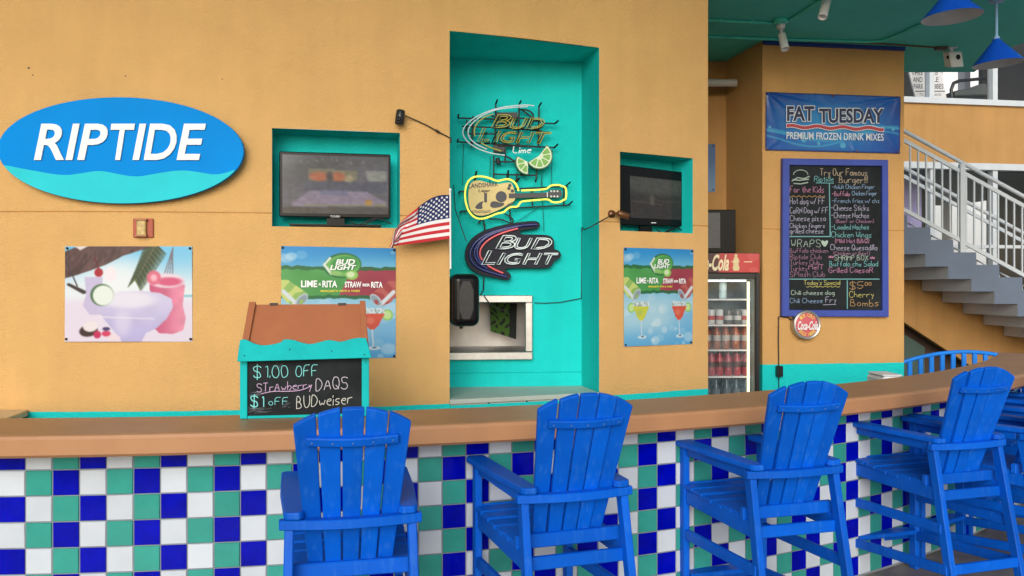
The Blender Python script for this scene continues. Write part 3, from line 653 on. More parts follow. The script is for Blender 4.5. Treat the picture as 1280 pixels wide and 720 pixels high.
# ---- posters
def pins(fr, pts, parent, d=0.012):
    for u, v in pts:
        x, y = fr.px(u, v); m = MB(); m.lathe(fr(x, y, d), fr(x, y, 1) - fr(x, y, 0), [(0, .004), (.005, .004), (.007, 0), (.007, -.006)], 10); m.build('pin', M['wire'], parent)
def soft(img, k, rgb, t):
    for _ in range(k): img = (np.roll(img, 1, 0) + np.roll(img, -1, 0) + np.roll(img, 1, 1) + np.roll(img, -1, 1) + 2 * img) / 6
    return img * (1 - t) + np.array(rgb, float) * t
def frozen(a, b):
    img = mix(C3(120, 205, 245, a), C3(238, 246, 252, a), sstep(b, 0.02, 0.5)); img = over(img, (255, 255, 255), 0.7 * disc(a, b, .42, .3, .25, .18, .8))
    img = over(img, (238, 226, 244), sstep(b, .5, .62)); img = over(img, (120, 195, 215), segk(a, b, (.9, .52), (1, .52), .012) * .8)
    tr_ = polyk(a, b, [(-.01, .06), (-.01, .34), (.1, .30), (.2, .255), (.33, .19), (.46, .10), (.6, .04), (.7, -.01), (.12, -.01)])
    bark = 0.75 + .5 * pnoise(a * 3 + b, b - a * .3, 18, 3); img = img * (1 - tr_[..., None]) + (np.stack([88 * bark, 62 * bark, 62 * bark], -1)) * tr_[..., None]
    img = over(img, (235, 225, 220), polyk(a, b, [(.06, -.01), (.2, -.01), (.12, .04)]))
    for i in range(30):
        t = i / 29; px_, py_ = .715 - .16 * t ** 1.1, -.02 + .36 * t
        for sg, ln in ((-1, .085), (1, .10)): img = over(img, (40 + 22 * (i % 3), 58 + 20 * (i % 3), 44 + 16 * (i % 2)), segk(a, b, (px_, py_), (px_ + (sg * ln - .02) * (1 - .45 * t), py_ + (.06 if sg < 0 else .10) + .03 * t), .008, .003))
    img = over(img, (120, 110, 84), segk(a, b, (.715, -.02), (.555, .37), .004, .002))
    for i in range(4): img = over(img, (120, 110, 120), segk(a, b, (.85, .01), (.78 + .022 * i, .30), .0035))
    img = over(img, (60, 55, 66), segk(a, b, (.01, .16), (.1, .42), .005)); img = over(img, (58, 48, 50), segk(a, b, (.03, .40), (.15, .48), .014, .02))
    # left glass
    img = over(img, (204, 192, 230), .9 * polyk(a, b, [(.155, .32), (.30, .32), (.30, .5), (.28, .60), (.30, .72), (.2, .72), (.145, .62), (.17, .5)]))
    img = over(img, (250, 240, 248), disc(a, b, .36, .29, .05, .08, .3)); img = over(img, (178, 30, 48), disc(a, b, .268, .275, .034, .045)); img = over(img, (110, 30, 40), segk(a, b, (.27, .24), (.235, .12), .005))
    # pink drink
    pk = polyk(a, b, [(.665, .40), (.945, .40), (.925, .62), (.95, .75), (.93, .88), (.85, .92), (.74, .91), (.66, .80), (.68, .6)])
    sh = 1 + .12 * (pnoise(a, b, 14, 9) - .5); img = img * (1 - pk[..., None]) + np.stack([(206 + 34 * sstep(a, .66, .95)) * sh, (84 + 64 * sstep(a, .66, .95)) * sh, (126 + 50 * sstep(a, .66, .95)) * sh], -1) * pk[..., None]
    img = over(img, (245, 225, 238), disc(a, b, .80, .36, .14, .075)); img = over(img, (224, 92, 132), disc(a, b, .82, .37, .10, .045, .3)); img = over(img, (232, 110, 140), disc(a, b, .70, .33, .055, .075)); img = over(img, (250, 190, 205), disc(a, b, .70, .33, .025, .035, .5))
    # wide bowl
    bo = polyk(a, b, [(.25, .58), (.33, .52), (.45, .475), (.6, .465), (.75, .49), (.84, .55), (.85, .64), (.80, .76), (.72, .86), (.64, .91), (.6, 1.01), (.46, 1.01), (.40, .9), (.32, .78), (.27, .68)])
    sw_ = 1 + .05 * (pnoise(a, b, 9, 5) - .5); img = img * (1 - bo[..., None]) + np.stack([(216 - 22 * sstep(b, .5, .95)) * sw_, (210 - 24 * sstep(b, .5, .95)) * sw_, (241 - 8 * sstep(b, .5, .95)) * sw_], -1) * bo[..., None]
    img = over(img, (238, 234, 250), disc(a, b, .5, .56, .21, .085, .35)); img = over(img, (228, 222, 246), disc(a, b, .46, .78, .06, .14, .6) * .7); img = over(img, (248, 246, 252), segk(a, b, (.28, .74), (.7, .76), .006) * .7)
    img = over(img, (70, 110, 70), disc(a, b, .295, .51, .092, .115, .06)); img = over(img, (240, 248, 240), disc(a, b, .305, .515, .082, .105, .08))
    img = over(img, (66, 42, 40), disc(a, b, .19, .885, .075, .06, .1, -.4)); img = over(img, (245, 235, 238), disc(a, b, .205, .84, .06, .055, .1, -.4))
    img = over(img, (205, 40, 90), disc(a, b, .26, .925, .03, .04)); img = over(img, (220, 60, 100), disc(a, b, .33, .915, .035, .03)); img = over(img, (70, 60, 110), disc(a, b, .33, .865, .03, .02))
    img = over(img, (245, 225, 235), disc(a, b, .39, .96, .05, .035))
    return soft(img, 2, (246, 244, 252), .03)
p1 = thing('poster', 'white vinyl poster of frozen cocktails under a palm trunk', 'poster', WALL(*sz(161, 427)))
paint(WALL, ((82, 308), (240.5, 308), (240.5, 427), (81.5, 427)), 240, 180, frozen, 'print', M['print'], p1, lambda a, b: 0.006 + 0.004 * np.sin(a * 5) * b)
pins(WALL, ((85, 310.5), (238, 310.5), (83.8, 423.7), (238.7, 423.7)), p1)
RS = np.random.RandomState(4); BK = [(RS.rand(), RS.rand(), .02 + .05 * RS.rand(), .15 + .4 * RS.rand()) for _ in range(46)]
def rita(a, b):
    img = mix(C3(38, 140, 212, a), C3(110, 190, 228, a), sstep(b, 0, .2)); img = mix(img, C3(176, 218, 236, a), sstep(b, .35, .6)); img = mix(img, C3(96, 176, 226, a), sstep(b, .72, 1))
    img = over(img, (40, 150, 225), .6 * disc(a, b, .1, .02, .4, .16, .8)); img = over(img, (70, 160, 225), .5 * disc(a, b, 1, .8, .3, .3, .8))
    for x, y, r_, k in BK: img = over(img, (222, 240, 248), k * disc(a, b, x, y, r_, r_ * .75, .25))
    nb_ = .012 * (pnoise(a, b, 22, 2) - .5)
    inb = ((b + nb_ > .178) & (b + nb_ < .462)).astype(float)
    gr = mix(C3(66, 150, 66, a), C3(84, 170, 84, a), pnoise(a, b, 6, 8)); rd = mix(C3(150, 44, 60, a), C3(180, 64, 78, a), pnoise(a, b, 6, 1))
    right = (a > .62 - (b - .19) * .5).astype(float); bandc = gr * (1 - right[..., None]) + rd * right[..., None]
    img = img * (1 - inb[..., None]) + bandc * inb[..., None]
    for yy in (.19, .448): img = over(img, (34, 100, 52), ((np.abs(b - yy + nb_ * 1.6) < .016).astype(float)) * .9)
    # logo
    img = over(img, (30, 96, 50), disc(a, b, .53, .165, .165, .112, .05, -.12)); img = over(img, (120, 190, 90), disc(a, b, .535, .165, .148, .098, .1, -.12)); img = over(img, (60, 150, 66), disc(a, b, .55, .15, .125, .07, .25, -.12))
    img = over(img, (235, 245, 225), segk(a, b, (.37, .16), (.43, .24), .012)); img = over(img, (235, 245, 225), segk(a, b, (.37, .16), (.42, .10), .01))
    img = over(img, (150, 205, 90), disc(a, b, .61, .25, .055, .042, .1)); img = over(img, (225, 245, 190), disc(a, b, .60, .245, .035, .026, .2)); img = over(img, (150, 200, 110), disc(a, b, .47, .235, .05, .02, .3))
    # cans
    for sx, bc, lc_ in ((1, (150, 190, 90), (214, 224, 120)), (-1, (170, 60, 60), (196, 92, 84))):
        X = a if sx == 1 else 1 - a
        body = polyk(X, b, [(-.01, .30), (.06, .30), (.23, .42), (.15, .535), (.05, .50), (-.01, .43)]); img = over(img, bc, body)
        st = body * ((pnoise(X * 1.5 + b, b, 16, 6) > .55)); img = over(img, lc_, st * .9); img = over(img, (225, 232, 236), body * segk(X, b, (.02, .40), (.12, .50), .018))
        img = over(img, (190, 204, 214), disc(X, b, .175, .478, .038, .072, .1, .72)); img = over(img, (140, 156, 168), disc(X, b, .178, .478, .028, .056, .15, .72)); img = over(img, bc, disc(X, b, .172, .492, .016, .024, .2, .5))
    # glasses
    for cx, lc_, lw, sgn_ in ((.235, (214, 214, 60), (180, 200, 90), -1), (.79, (226, 80, 56), (236, 120, 92), 1)):
        img = over(img, (150, 205, 90), disc(a, b, cx + sgn_ * .135, .61, .05, .05, .08)); img = over(img, (205, 235, 150), disc(a, b, cx + sgn_ * .135, .61, .036, .037, .1))
        img = over(img, (236, 242, 244), .8 * polyk(a, b, [(cx - .11, .545), (cx + .11, .545), (cx + .115, .60), (cx - .115, .60)]))
        img = over(img, lc_, polyk(a, b, [(cx - .115, .595), (cx + .115, .595), (cx + .08, .655), (cx + .06, .70), (cx + .015, .745), (cx - .015, .745), (cx - .06, .70), (cx - .08, .655)]))
        img = over(img, lw, .8 * disc(a, b, cx - .02, .66, .04, .03, .4)); k_ = (pnoise(a, b, 60, 12) > .6) * polyk(a, b, [(cx - .11, .55), (cx + .11, .55), (cx + .11, .595), (cx - .11, .595)]); img = over(img, (120, 130, 110), k_ * .6)
        img = over(img, (210, 228, 238), segk(a, b, (cx, .745), (cx + .01, .90), .007)); img = over(img, (214, 230, 240), disc(a, b, cx + .015, .91, .06, .018, .2)); img = over(img, (70, 110, 140), disc(a, b, cx + .02, .905, .02, .008, .3))
    return soft(img, 1, (205, 235, 252), .10)
def ritaposter(cs, label, loc):
    p = thing('poster', label, 'poster', loc, 'lime and strawberry drink posters'); base = 0.006
    paint(WALL, cs, 230, 260, rita, 'print', M['print'], p, lambda a, b: base + 0.003 * np.sin(a * 4 + 1) * b)
    def sub(x0, y0, x1, y1):
        u0, u1 = cs[0][0], cs[1][0]; t = (x0 + x1) / 2; vt = cs[0][1] + (cs[1][1] - cs[0][1]) * t; vb = cs[3][1] + (cs[2][1] - cs[3][1]) * t
        return (u0 + (u1 - u0) * x0, vt + (vb - vt) * y0, u0 + (u1 - u0) * x1, vt + (vb - vt) * y1)
    m = MB()
    text(m, 'BUD', WALL, sub(.475, .108, .645, .158), 0.0125, shear=.25, offset=.03); text(m, 'LIGHT', WALL, sub(.425, .160, .655, .205), 0.0125, shear=.25, offset=.03); m.build('logo_lettering', flat('print_white', (.8, .8, .78)), p); m = MB()
    text(m, 'LIME', WALL, sub(.175, .302, .315, .362), .0125, offset=.03); text(m, 'A', WALL, sub(.325, .322, .35, .348), .0125, offset=.03); text(m, 'RITA', WALL, sub(.36, .302, .49, .362), .0125, offset=.03)
    m.build('left_title', flat('print_white', (.8, .8, .78)), p); m = MB()
    text(m, 'STRAW', WALL, sub(.555, .308, .70, .362), .0125, offset=.03); text(m, 'BER', WALL, sub(.71, .325, .775, .350), .0125, offset=.03); text(m, 'RITA', WALL, sub(.785, .308, .885, .362), .0125, offset=.03)
    m.build('right_title', flat('print_white', (.8, .8, .78)), p)
    m = MB(); text(m, 'MARGARITA WITH A TWIST', WALL, sub(.345, .384, .69, .404), .0125, offset=.02); m.build('small_lettering', flat('print_yellow', (.75, .62, .06)), p)
    (a, b), (c, d), (e, f), (g_, h) = cs; pins(WALL, ((a + 2, b + 2), (c - 2, d + 2), (e - 2, f - 2), (g_ + 2, h - 2)), p)
ritaposter(((351.5, 307.5), (494.5, 310.5), (494.5, 447), (351.5, 449)), 'blue drinks poster with green and red band, partly hidden by the little hut', WALL(*sz(423, 447)))
ritaposter(((779, 309.5), (866, 312), (865, 430), (779, 433)), 'blue drinks poster with green and red band, below the smaller television', WALL(*sz(822, 432)))

# ---- televisions
def screen1(a, b):  # dim picture with the glass reflections and sheen painted in
    img = mix(C3(88, 88, 92, a), C3(98, 96, 108, a), sstep(b, .1, .3)); img = over(img, (54, 56, 62), .9 * disc(a, b, .12, .1, .4, .35, .7))
    img = over(img, (142, 134, 96), polyk(a, b, [(.24, .22), (.70, .25), (.70, .42), (.24, .42)]) * .75); img = over(img, (205, 96, 52), disc(a, b, .34, .36, .09, .08, .3) * .9); img = over(img, (200, 100, 56), disc(a, b, .52, .36, .07, .08, .3) * .9)
    img = over(img, (60, 52, 58), disc(a, b, .44, .37, .03, .1, .4)); img = over(img, (196, 178, 130), disc(a, b, .62, .40, .04, .07, .4) * .8); img = over(img, (176, 178, 160), polyk(a, b, [(.78, .24), (.98, .25), (.98, .42), (.80, .42)]) * .7)
    img = over(img, (70, 76, 100), polyk(a, b, [(.2, .46), (.98, .44), (.98, .62), (.2, .62)]) * .8); img = over(img, (170, 150, 178), polyk(a, b, [(.08, .84), (.26, .60), (.78, .60), (.98, .80), (.98, .86), (.1, .88)]) * .75)
    img = over(img, (110, 116, 150), polyk(a, b, [(.35, .60), (.6, .58), (.62, .68), (.36, .68)]) * .8); img = over(img, (150, 150, 80), polyk(a, b, [(.2, .845), (.98, .835), (.98, .865), (.2, .87)]) * .7); img = over(img, (196, 140, 50), disc(a, b, .81, .80, .035, .05, .2))
    for i in range(10): img = over(img, (190, 200, 190), disc(a, b, .1 + .07 * i + .02 * math.sin(i * 3), .09 + .03 * math.sin(i), .008, .012, .4) * .8)
    img = over(img, (64, 64, 66), sstep(b, .87, .9)); return soft(img + 30 * (pnoise(a, b, 30, 7) - .5)[..., None], 1, (120, 118, 124), .05)
def screen2(a, b):  # dark screen, reflected tones painted into the picture
    img = mix(C3(50, 52, 44, a), C3(38, 30, 28, a), sstep(b, .25, .5)); img = over(img, (84, 84, 74), disc(a, b, .5, .2, .6, .22, .5) * .6); img = over(img, (42, 34, 30), polyk(a, b, [(0, .36), (.4, .44), (1, .40), (1, .7), (0, .66)]) * .8)
    img = over(img, (90, 76, 66), segk(a, b, (.05, .60), (.6, .64), .012) * .8); img = over(img, (92, 84, 74), disc(a, b, .42, .55, .05, .13, .4) * .8); img = over(img, (70, 58, 50), segk(a, b, (.5, .56), (.98, .55), .014) * .7)
    return soft(img + 22 * (pnoise(a, b, 26, 7) - .5)[..., None], 1, (118, 108, 98), .16)
def tv(fr, outer, scr, fn, label, loc, brand):
    t = thing('television', label, 'television', loc, 'wall recess televisions'); P = pxs(fr, outer)
    m = MB(); m.prism(fr, P, -0.05, 0.0); m.build('casing', M['blackgloss'], t, bevel=0.005)
    paint(fr, scr, 90, 56, fn, 'screen', M['screen'], t, 0.0016)
    cx = (P[0][0] + P[1][0]) / 2; zb = min(P[2][1], P[3][1])
    m = MB(); m.prism(fr, [(cx - .05, zb - .045), (cx + .05, zb - .045), (cx + .05, zb + .0), (cx - .05, zb)], -.035, -.02); m.prism(fr, [(cx - .26, zb - .05), (cx + .26, zb - .05), (cx + .26, zb - .04), (cx - .26, zb - .04)], -.12, 0.03); m.build('stand', M['blackgloss'], t)
    u, v = brand; m = MB(); (text(m, 'TOSHIBA', fr, (u - 6, v - 1.3, u + 6, v + 1.3), 0.003) if u < 600 else frbox(m, fr, u - 3, v - .5, u + 3, v + .5, 0, .002)); m.build('badge', M['white'], t)
    m = MB(); x0 = cx + .08
    for k in range(2): m.tube([fr(x0 + .12 * q + .05 * k, zb - .02 - .02 * math.sin(q * 3.1 + k * 2), -.01 + .01 * k) for q in np.linspace(0, 1.6, 14)], .004, 5)
    m.build('cable', M['wire'], t)
T1 = tangent(sz(418, 200)[0] / R_WALL, R_WALL - 0.075)
tv(T1, ((349, 189), (488.3, 193), (488, 273.2), (349, 270.6)), ((353, 193), (485.5, 196.8), (485.3, 268), (353, 266.5)), screen1, 'large black television with dim picture and painted reflections in recess right of the oval sign', T1(*T1.px(420, 278)), (419, 270.6))
T2 = tangent(sz(822, 200)[0] / R_WALL, R_WALL - 0.12)
tv(T2, ((765, 204.5), (853, 215), (853, 283), (765, 281)), ((787, 219.5), (851.3, 226.5), (851.3, 275), (788, 272)), screen2, 'smaller dark television in the recess above the right poster', T2(*T2.px(815, 286)), (817, 278.5))

# ---- small wall lamps with loose wires
sp = thing('wall_speaker', 'small black cylinder fitting on the wall with a wire to the niche', 'fitting', WALL(*sz(497, 157)))
x, y = sz(497.5, 148.5); m = MB(); m.lathe(WALL(x, y - .043, .05), (0.12, 0, 1), [(0, 0), (.022, 0), (.026, .006), (.026, .078), (.02, .085), (0, .086)], 18); m.build('housing', M['black'], sp)
m = MB(); x2, y2 = sz(496.3, 151.5); m.lathe(WALL(x2, y2, .077), WALL(x2, y2, 1) - WALL(x2, y2, 0), [(.014, -.004), (.014, .002), (.008, .003), (0, .001)], 14); m.build('lens', M['blackgloss'], sp)
m = MB(); m.tube([WALL(*sz(500, 146), 0.0), WALL(*sz(500, 146), .05)], .008, 8); m.build('bracket', M['bronze'], sp)
m = MB(); m.tube([WALL(*sz(*p), d) for p, d in (((502, 145), .04), ((520, 151), .012), ((534, 157.5), .012), ((547, 165), .012), ((556, 169.5), .01), ((563, 173), .006))], .0035, 5); m.tube([WALL(*sz(*p), .014) for p in ((544, 163), (549, 166.2))], .007, 6); m.tube([WALL(*sz(563, 172), .006), WALL(*sz(563, 179), .004)], .006, 6); m.build('wire', M['wire'], sp)
s2 = thing('spot_lamp', 'bronze spot lamp on the wall edge between the niche and right television', 'lamp', WALL(*sz(770, 275)))
x, y = sz(764, 267.5); m = MB(); m.lathe(WALL(x, y, 0), WALL(x, y, 1) - WALL(x, y, 0), [(0, .02), (.022, .018), (.026, 0)], 14); m.tube([WALL(x, y, .01), WALL(x + .012, y + .002, .05)], .007, 6); m.build('bracket', M['bronze'], s2)
a_, b_ = WALL(*sz(765.5, 267), .06), WALL(*sz(779, 273), .085); m = MB(); m.lathe(a_, b_ - a_, [(0, 0), (.017, .0), (.021, .01), (.021, .075), (.017, .078), (.012, .065), (0, .064)], 16); m.build('housing', M['bronze'], s2)
m = MB(); m.tube([WALL(*sz(762, 269), .03)] + [at_depth(u, v, 5.33) for u, v in ((750, 277), (738, 284), (731, 287))] + [NB(*NB.px(727, 285), .01)], .004, 5); m.tube([NB(*NB.px(728, 284), .012), NB(*NB.px(728, 290), .012)], .009, 6)
m.tube([NB(*NB.px(727, 288), .006), NB(*NB.px(727, 340), .004), NB(*NB.px(726.5, 373.5), .006)], .003, 5); m.tube([NB(*NB.px(*p), .008) for p in ((726.5, 373), (713, 375.5), (700, 378), (680, 379), (668, 378.5))], .003, 5); m.build('wire', M['wire'], s2)

# ---- the flag
FO = at_depth(562, 300, 4.93); FO.z = 0; FP_ = Plane(FO, (1, 0.25, 0))
fl = thing('flag', 'small american flag drooping from a white pole at the niche edge', 'flag', FP_(*FP_.px(562, 334)))
NU, NV = 110, 90
def bez(p, t):
    p = [np.array(q, float) for q in p]
    while len(p) > 1: p = [p[i] * (1 - t) + p[i + 1] * t for i in range(len(p) - 1)]
    return p[0]
tp = [(561.5, 243.5), (541, 247), (521, 262), (508, 283), (490, 306)]; bt = [(561.5, 298.5), (543, 302), (524, 305), (503, 308), (486, 309.5)]
m = MB(); cols = []
from math import floor
def flagcol(u, v):
    if u < .42 and v < 7 / 13:
        su, sv = u / .42 * 6, v / (7 / 13) * 5
        for ox, oy in ((.5, .5), (0, 0)):
            fx, fy = su - ox - round(su - ox), sv - oy - round(sv - oy)
            cxn, cyn = round(su - ox) + ox, round(sv - oy) + oy
            if .3 < cxn < 5.9 and .3 < cyn < 4.9 and (fx * 1.0) ** 2 + (fy * .9) ** 2 < .036: return (.75, .75, .75, 1)
        return (.012, .02, .10, 1)
    return (.50, .02, .03, 1) if int(v * 13 - 1e-6) % 2 == 0 else (.74, .72, .72, 1)
for j in range(NV):
    for i in range(NU):
        u, v = i / (NU - 1), j / (NV - 1); p0 = np.array((561.5, 243.8 + 54.7 * v)); f_ = np.array((523.0, 258.5)) * (1 - v ** .85) + np.array((493.0, 307.5)) * v ** .85; e_ = np.array((486.0 + 4 * v, 309.0 + .8 * v))
        L1 = np.hypot(*(f_ - p0)); L2 = np.hypot(*(e_ - f_)); s_ = u * (L1 + L2)
        if s_ < L1:
            t = s_ / L1; p = p0 * (1 - t) + f_ * t; p = p + np.array((0, -4.5 * math.sin(math.pi * t) * (1 - v))); d = .012 + .030 * t * (1 - v) + .010 * math.sin(t * 5 + v * 6) * t
        else:
            t = (s_ - L1) / max(L2, 1e-6); p = f_ * (1 - t) + e_ * t + np.array((-7.5, -4.0)) * (1 - v) * math.sin(math.pi * min(t * 1.1, 1)) * .9 + np.array((4., 2.)) * math.sin(t * 6 + v * 9) * .35; d = .042 - .030 * v + .022 * math.sin(t * 3.0) * (1 - v) + .008 * math.sin(v * 14)
        x, y = FP_.px(*p); m.v.append(FP_(x, y, d)); cols.append(flagcol(u * (L1 + L2) / 101.0, v))
m.f = [[j * NU + i, (j + 1) * NU + i, (j + 1) * NU + i + 1, j * NU + i + 1] for j in range(NV - 1) for i in range(NU - 1)]; m.mi = [0] * len(m.f); m.sm = [True] * len(m.f); m.col = np.array(cols)
m.build('cloth', M['matte'], fl)
m = MB(); m.tube([FP_(*FP_.px(562.3, 239), .01), FP_(*FP_.px(562.8, 336), .01)], .0055, 8); m.lathe(FP_(*FP_.px(562.3, 239), .01), (0, 0, 1), [(.0055, 0), (.009, .005), (.006, .014), (0, .016)], 10); m.build('pole', M['white'], fl)
m = MB(); m.tube([NB(*NB.px(567, 232), .02)] + [at_depth(u, v, 5.2) for u, v in ((569, 262), (577, 285), (583, 302))], .003, 5); m.build('cord', M['wire'], fl)

# ---- neon signs on the niche back
def Z1(x, y): return (560 + x / 6.545, 120 + y / 6.545)
def Z2(x, y): return (560 + x / 8, 210 + y / 8)
def Z3(x, y): return (570 + x / 8, 270 + y / 8)
def path(zf, pts, d, it=2, closed=False): return [NB(x, y, d) for x, y in chaikin([NB.px(*zf(*p)) for p in pts], it, closed)]
def zbox(zf, x0, y0, x1, y1): a, b = zf(x0, y0), zf(x1, y1); return (a[0], a[1], b[0], b[1])
ntube = lambda nm, rgb, e: flat(nm, rgb, 0.25, e)
NYEL = ntube('dull_yellow_tube', (.42, .36, .05), .05); NWHT = ntube('pale_tube', (.62, .70, .72), .04); NLIT = ntube('lit_yellow_tube', (.85, .82, .09), .45); NRED = ntube('red_tube', (.70, .10, .11), .12); NNAVY = ntube('navy_tube', (.014, .02, .13), 0); NLET = ntube('white_letter_tube', (.74, .80, .80), .08)
n1 = thing('neon_sign', 'unlit yellow outline neon sign with green lime slices, topmost in the niche', 'neon sign', NB(*NB.px(625, 215)), None)
m = MB()
for pts in ([(690, 106), (620, 98), (500, 108), (400, 124), (280, 165), (180, 222), (120, 285), (115, 335), (150, 395), (235, 452), (340, 488), (455, 504)], [(640, 112), (480, 122), (370, 140), (270, 185), (190, 245), (155, 305), (165, 360), (220, 415), (310, 456)]): m.tube(path(Z1, pts, .10), .0042, 6)
m.build('white_tubes', NWHT, n1)
m = MB()
for pts in ([(362, 172), (290, 197), (235, 240), (208, 290), (208, 330), (216, 352)], [(262, 404), (330, 440), (425, 470)]): m.tube(path(Z1, pts, .10), .0045, 6)
for ch, bx_ in (('B', (345, 178, 505, 280)), ('UD', (498, 205, 772, 290)), ('L', (235, 284, 330, 390)), ('I', (374, 308, 425, 396)), ('G', (425, 315, 550, 402)), ('H', (545, 318, 690, 405)), ('T', (700, 320, 832, 410))): neon(m, ch, NB, zbox(Z1, *bx_), .10, .0033)
m.build('yellow_tubes', NYEL, n1)
m = MB(); chalk(m, 'Lime', NB, *[Z1(515, 0)[0], Z1(660, 0)[0]], Z1(0, 488)[1], 8, .0036, d=.11, slant=.2, n=6); m.build('script', NLET, n1)
m = MB()
for a_, b_ in (((80, 195), (380, 205)), ((110, 262), (380, 272)), ((150, 322), (380, 325)), ((75, 388), (860, 435)), ((770, 238), (870, 240)), ((385, 75), (380, 400)), ((575, 80), (565, 420)), ((735, 95), (730, 420)), ((200, 180), (190, 430)), ((150, 210), (145, 300)), ((368, 500), (368, 690)), ((480, 640), (480, 690)), ((555, 640), (550, 720)), ((716, 610), (715, 690)), ((370, 548), (540, 550)), ((360, 650), (720, 660)), ((350, 180), (690, 205)), ((370, 270), (760, 300)), ((460, 440), (460, 560)), ((460, 500), (560, 555)), ((400, 420), (760, 430)), ((600, 130), (690, 200))): m.tube([NB(*NB.px(*Z1(*p)), .06) for p in (a_, b_)], .0058, 5)
for a_, b_ in (((80, 195), (82, 175)), ((385, 80), (395, 58)), ((575, 85), (585, 65)), ((735, 100), (748, 82)), ((862, 240), (884, 225)), ((858, 436), (880, 415)), ((75, 388), (80, 375)), ((712, 690), (702, 716)), ((220, 690), (228, 632)), ((480, 690), (484, 625)), ((550, 715), (572, 690))): m.tube([NB(*NB.px(*Z1(*p)), d) for p, d in ((a_, .06), (b_, .10))], .0065, 5)
m.tube(path(Z1, [(570, 130), (640, 130), (685, 160), (690, 205)], .07), .006, 5)
frbox(m, NB, *Z1(392, 150), *Z1(560, 190), .03, .065); frbox(m, NB, *Z1(368, 412), *Z1(462, 470), .03, .06); m.tube([NB(*NB.px(*Z1(400, 520)), .05), NB(*NB.px(*Z1(410, 570)), .06)], .014, 8)
for ch, bx_ in (('B', (360, 190, 505, 285)), ('UD', (515, 215, 772, 296)), ('LIGHT', (255, 312, 820, 402))): neon(m, ch, NB, zbox(Z1, *bx_), .078, .0045)
m.build('wire_frame', M['wire'], n1)
m = MB()
for x_ in (125, 345, 765, 848):
    y0, y1 = (400 if x_ < 200 else 500 if x_ < 400 else 640 if x_ < 800 else 440), 735
    a_, b_ = NB(*NB.px(*Z1(x_, y0)), .03), NB(*NB.px(*Z1(x_ - 8, y1)), .03); n_ = 34
    m = MB(); [m.tube([a_.lerp(b_, k / n_), a_.lerp(b_, (k + .62) / n_)], .0026, 4) for k in range(n_)]; m.build('chain', M['wire'], n1)
def wedge(name, c, r, t0_, t1_, d, tilt=0):
    """slice of lime: green rind wedge, pale pith, segments"""
    lw = MB(); cx, cy = NB.px(*Z1(*c)); s_ = NB.px(*Z1(c[0] + r, c[1]))[0] - cx
    rim = [(cx + s_ * math.cos(R(t)), cy + s_ * math.sin(R(t))) for t in np.linspace(t0_, t1_, 22)]
    lw.prism(NB, [(cx, cy)] + rim, d - .05, d, 0); f = .93
    rim2 = [(cx + s_ * f * math.cos(R(t)), cy + s_ * f * math.sin(R(t))) for t in np.linspace(t0_ + 3, t1_ - 3, 22)]; lw.prism(NB, [(cx + .0, cy)] + rim2, None, d + .0015, 1)
    k = 5 if t1_ - t0_ > 130 else 3
    for i in range(k):
        a, b = t0_ + 6 + (t1_ - t0_ - 12) * (i + .07) / k, t0_ + 6 + (t1_ - t0_ - 12) * (i + .93) / k
        pl = [(cx + s_ * .14 * math.cos(R((a + b) / 2)), cy + s_ * .14 * math.sin(R((a + b) / 2)))] + [(cx + s_ * .82 * math.cos(R(t)), cy + s_ * .82 * math.sin(R(t))) for t in np.linspace(a, b, 8)]
        lw.prism(NB, chaikin(pl, 1, True), None, d + .003, 2)
    lw.build('lime_slice', [flat('lime_rind', (.03, .12, .03)), flat('lime_pith', (.62, .72, .50)), flat('lime_flesh', (.17, .38, .06))], n1)
wedge('a', (728, 510), 108, -150, 55, .115); wedge('b', (640, 560), 100, 150, 272, .105)

n2 = thing('neon_sign', 'lit yellow guitar shaped neon sign in the middle of the niche', 'neon sign', NB(*NB.px(640, 275)))
OUTL = [(692, 245), (682, 205), (655, 158), (600, 126), (540, 133), (485, 150), (425, 126), (365, 106), (300, 99), (240, 110), (195, 148), (170, 210), (163, 290), (173, 370), (200, 445), (250, 503), (320, 524), (400, 502), (480, 466), (548, 456), (575, 425), (620, 398), (680, 404), (700, 372), (715, 347), (850, 336), (985, 324), (1008, 346), (1040, 360), (1105, 354), (1135, 332), (1160, 326), (1163, 240), (1150, 203), (1115, 196), (1090, 184), (1020, 188), (990, 205), (965, 230), (718, 241)]
m = MB(); m.tube(path(Z2, OUTL, .09), .0064, 8); m.build('neon_tube', NLIT, n2)
m = MB(); m.prism(NB, chaikin([NB.px(*Z2(*p)) for p in [(203, 200), (240, 145), (300, 132), (370, 150), (430, 168), (500, 172), (570, 155), (625, 158), (645, 200), (662, 260), (664, 340), (600, 365), (540, 410), (470, 440), (390, 475), (320, 488), (258, 472), (213, 420), (198, 320)]], 2, True), .045, .06); m.build('body', mat('guitar_tan', (.66, .50, .20), .5, var=.1, scale=8), n2)
m = MB(); c_ = NB.px(*Z2(525, 297)); rr_ = NB.px(*Z2(580, 297))[0] - c_[0]; m.prism(NB, ell(*c_, rr_, rr_, 28), None, .0615); m.prism(NB, pxs(NB, [Z2(*p) for p in ((600, 266), (985, 255), (985, 303), (600, 312))]), .05, .0645)
m.prism(NB, chaikin([NB.px(*Z2(*p)) for p in [(985, 250), (1010, 232), (1110, 226), (1128, 265), (1112, 312), (1010, 308), (985, 302)]], 1, True), .05, .066); frbox(m, NB, *Z2(356, 260), *Z2(384, 352), .05, .063); m.prism(NB, chaikin([NB.px(*Z2(*p)) for p in [(412, 380), (425, 345), (470, 340), (500, 355), (565, 360), (540, 390), (480, 408), (425, 405)]], 2, True), None, .063)
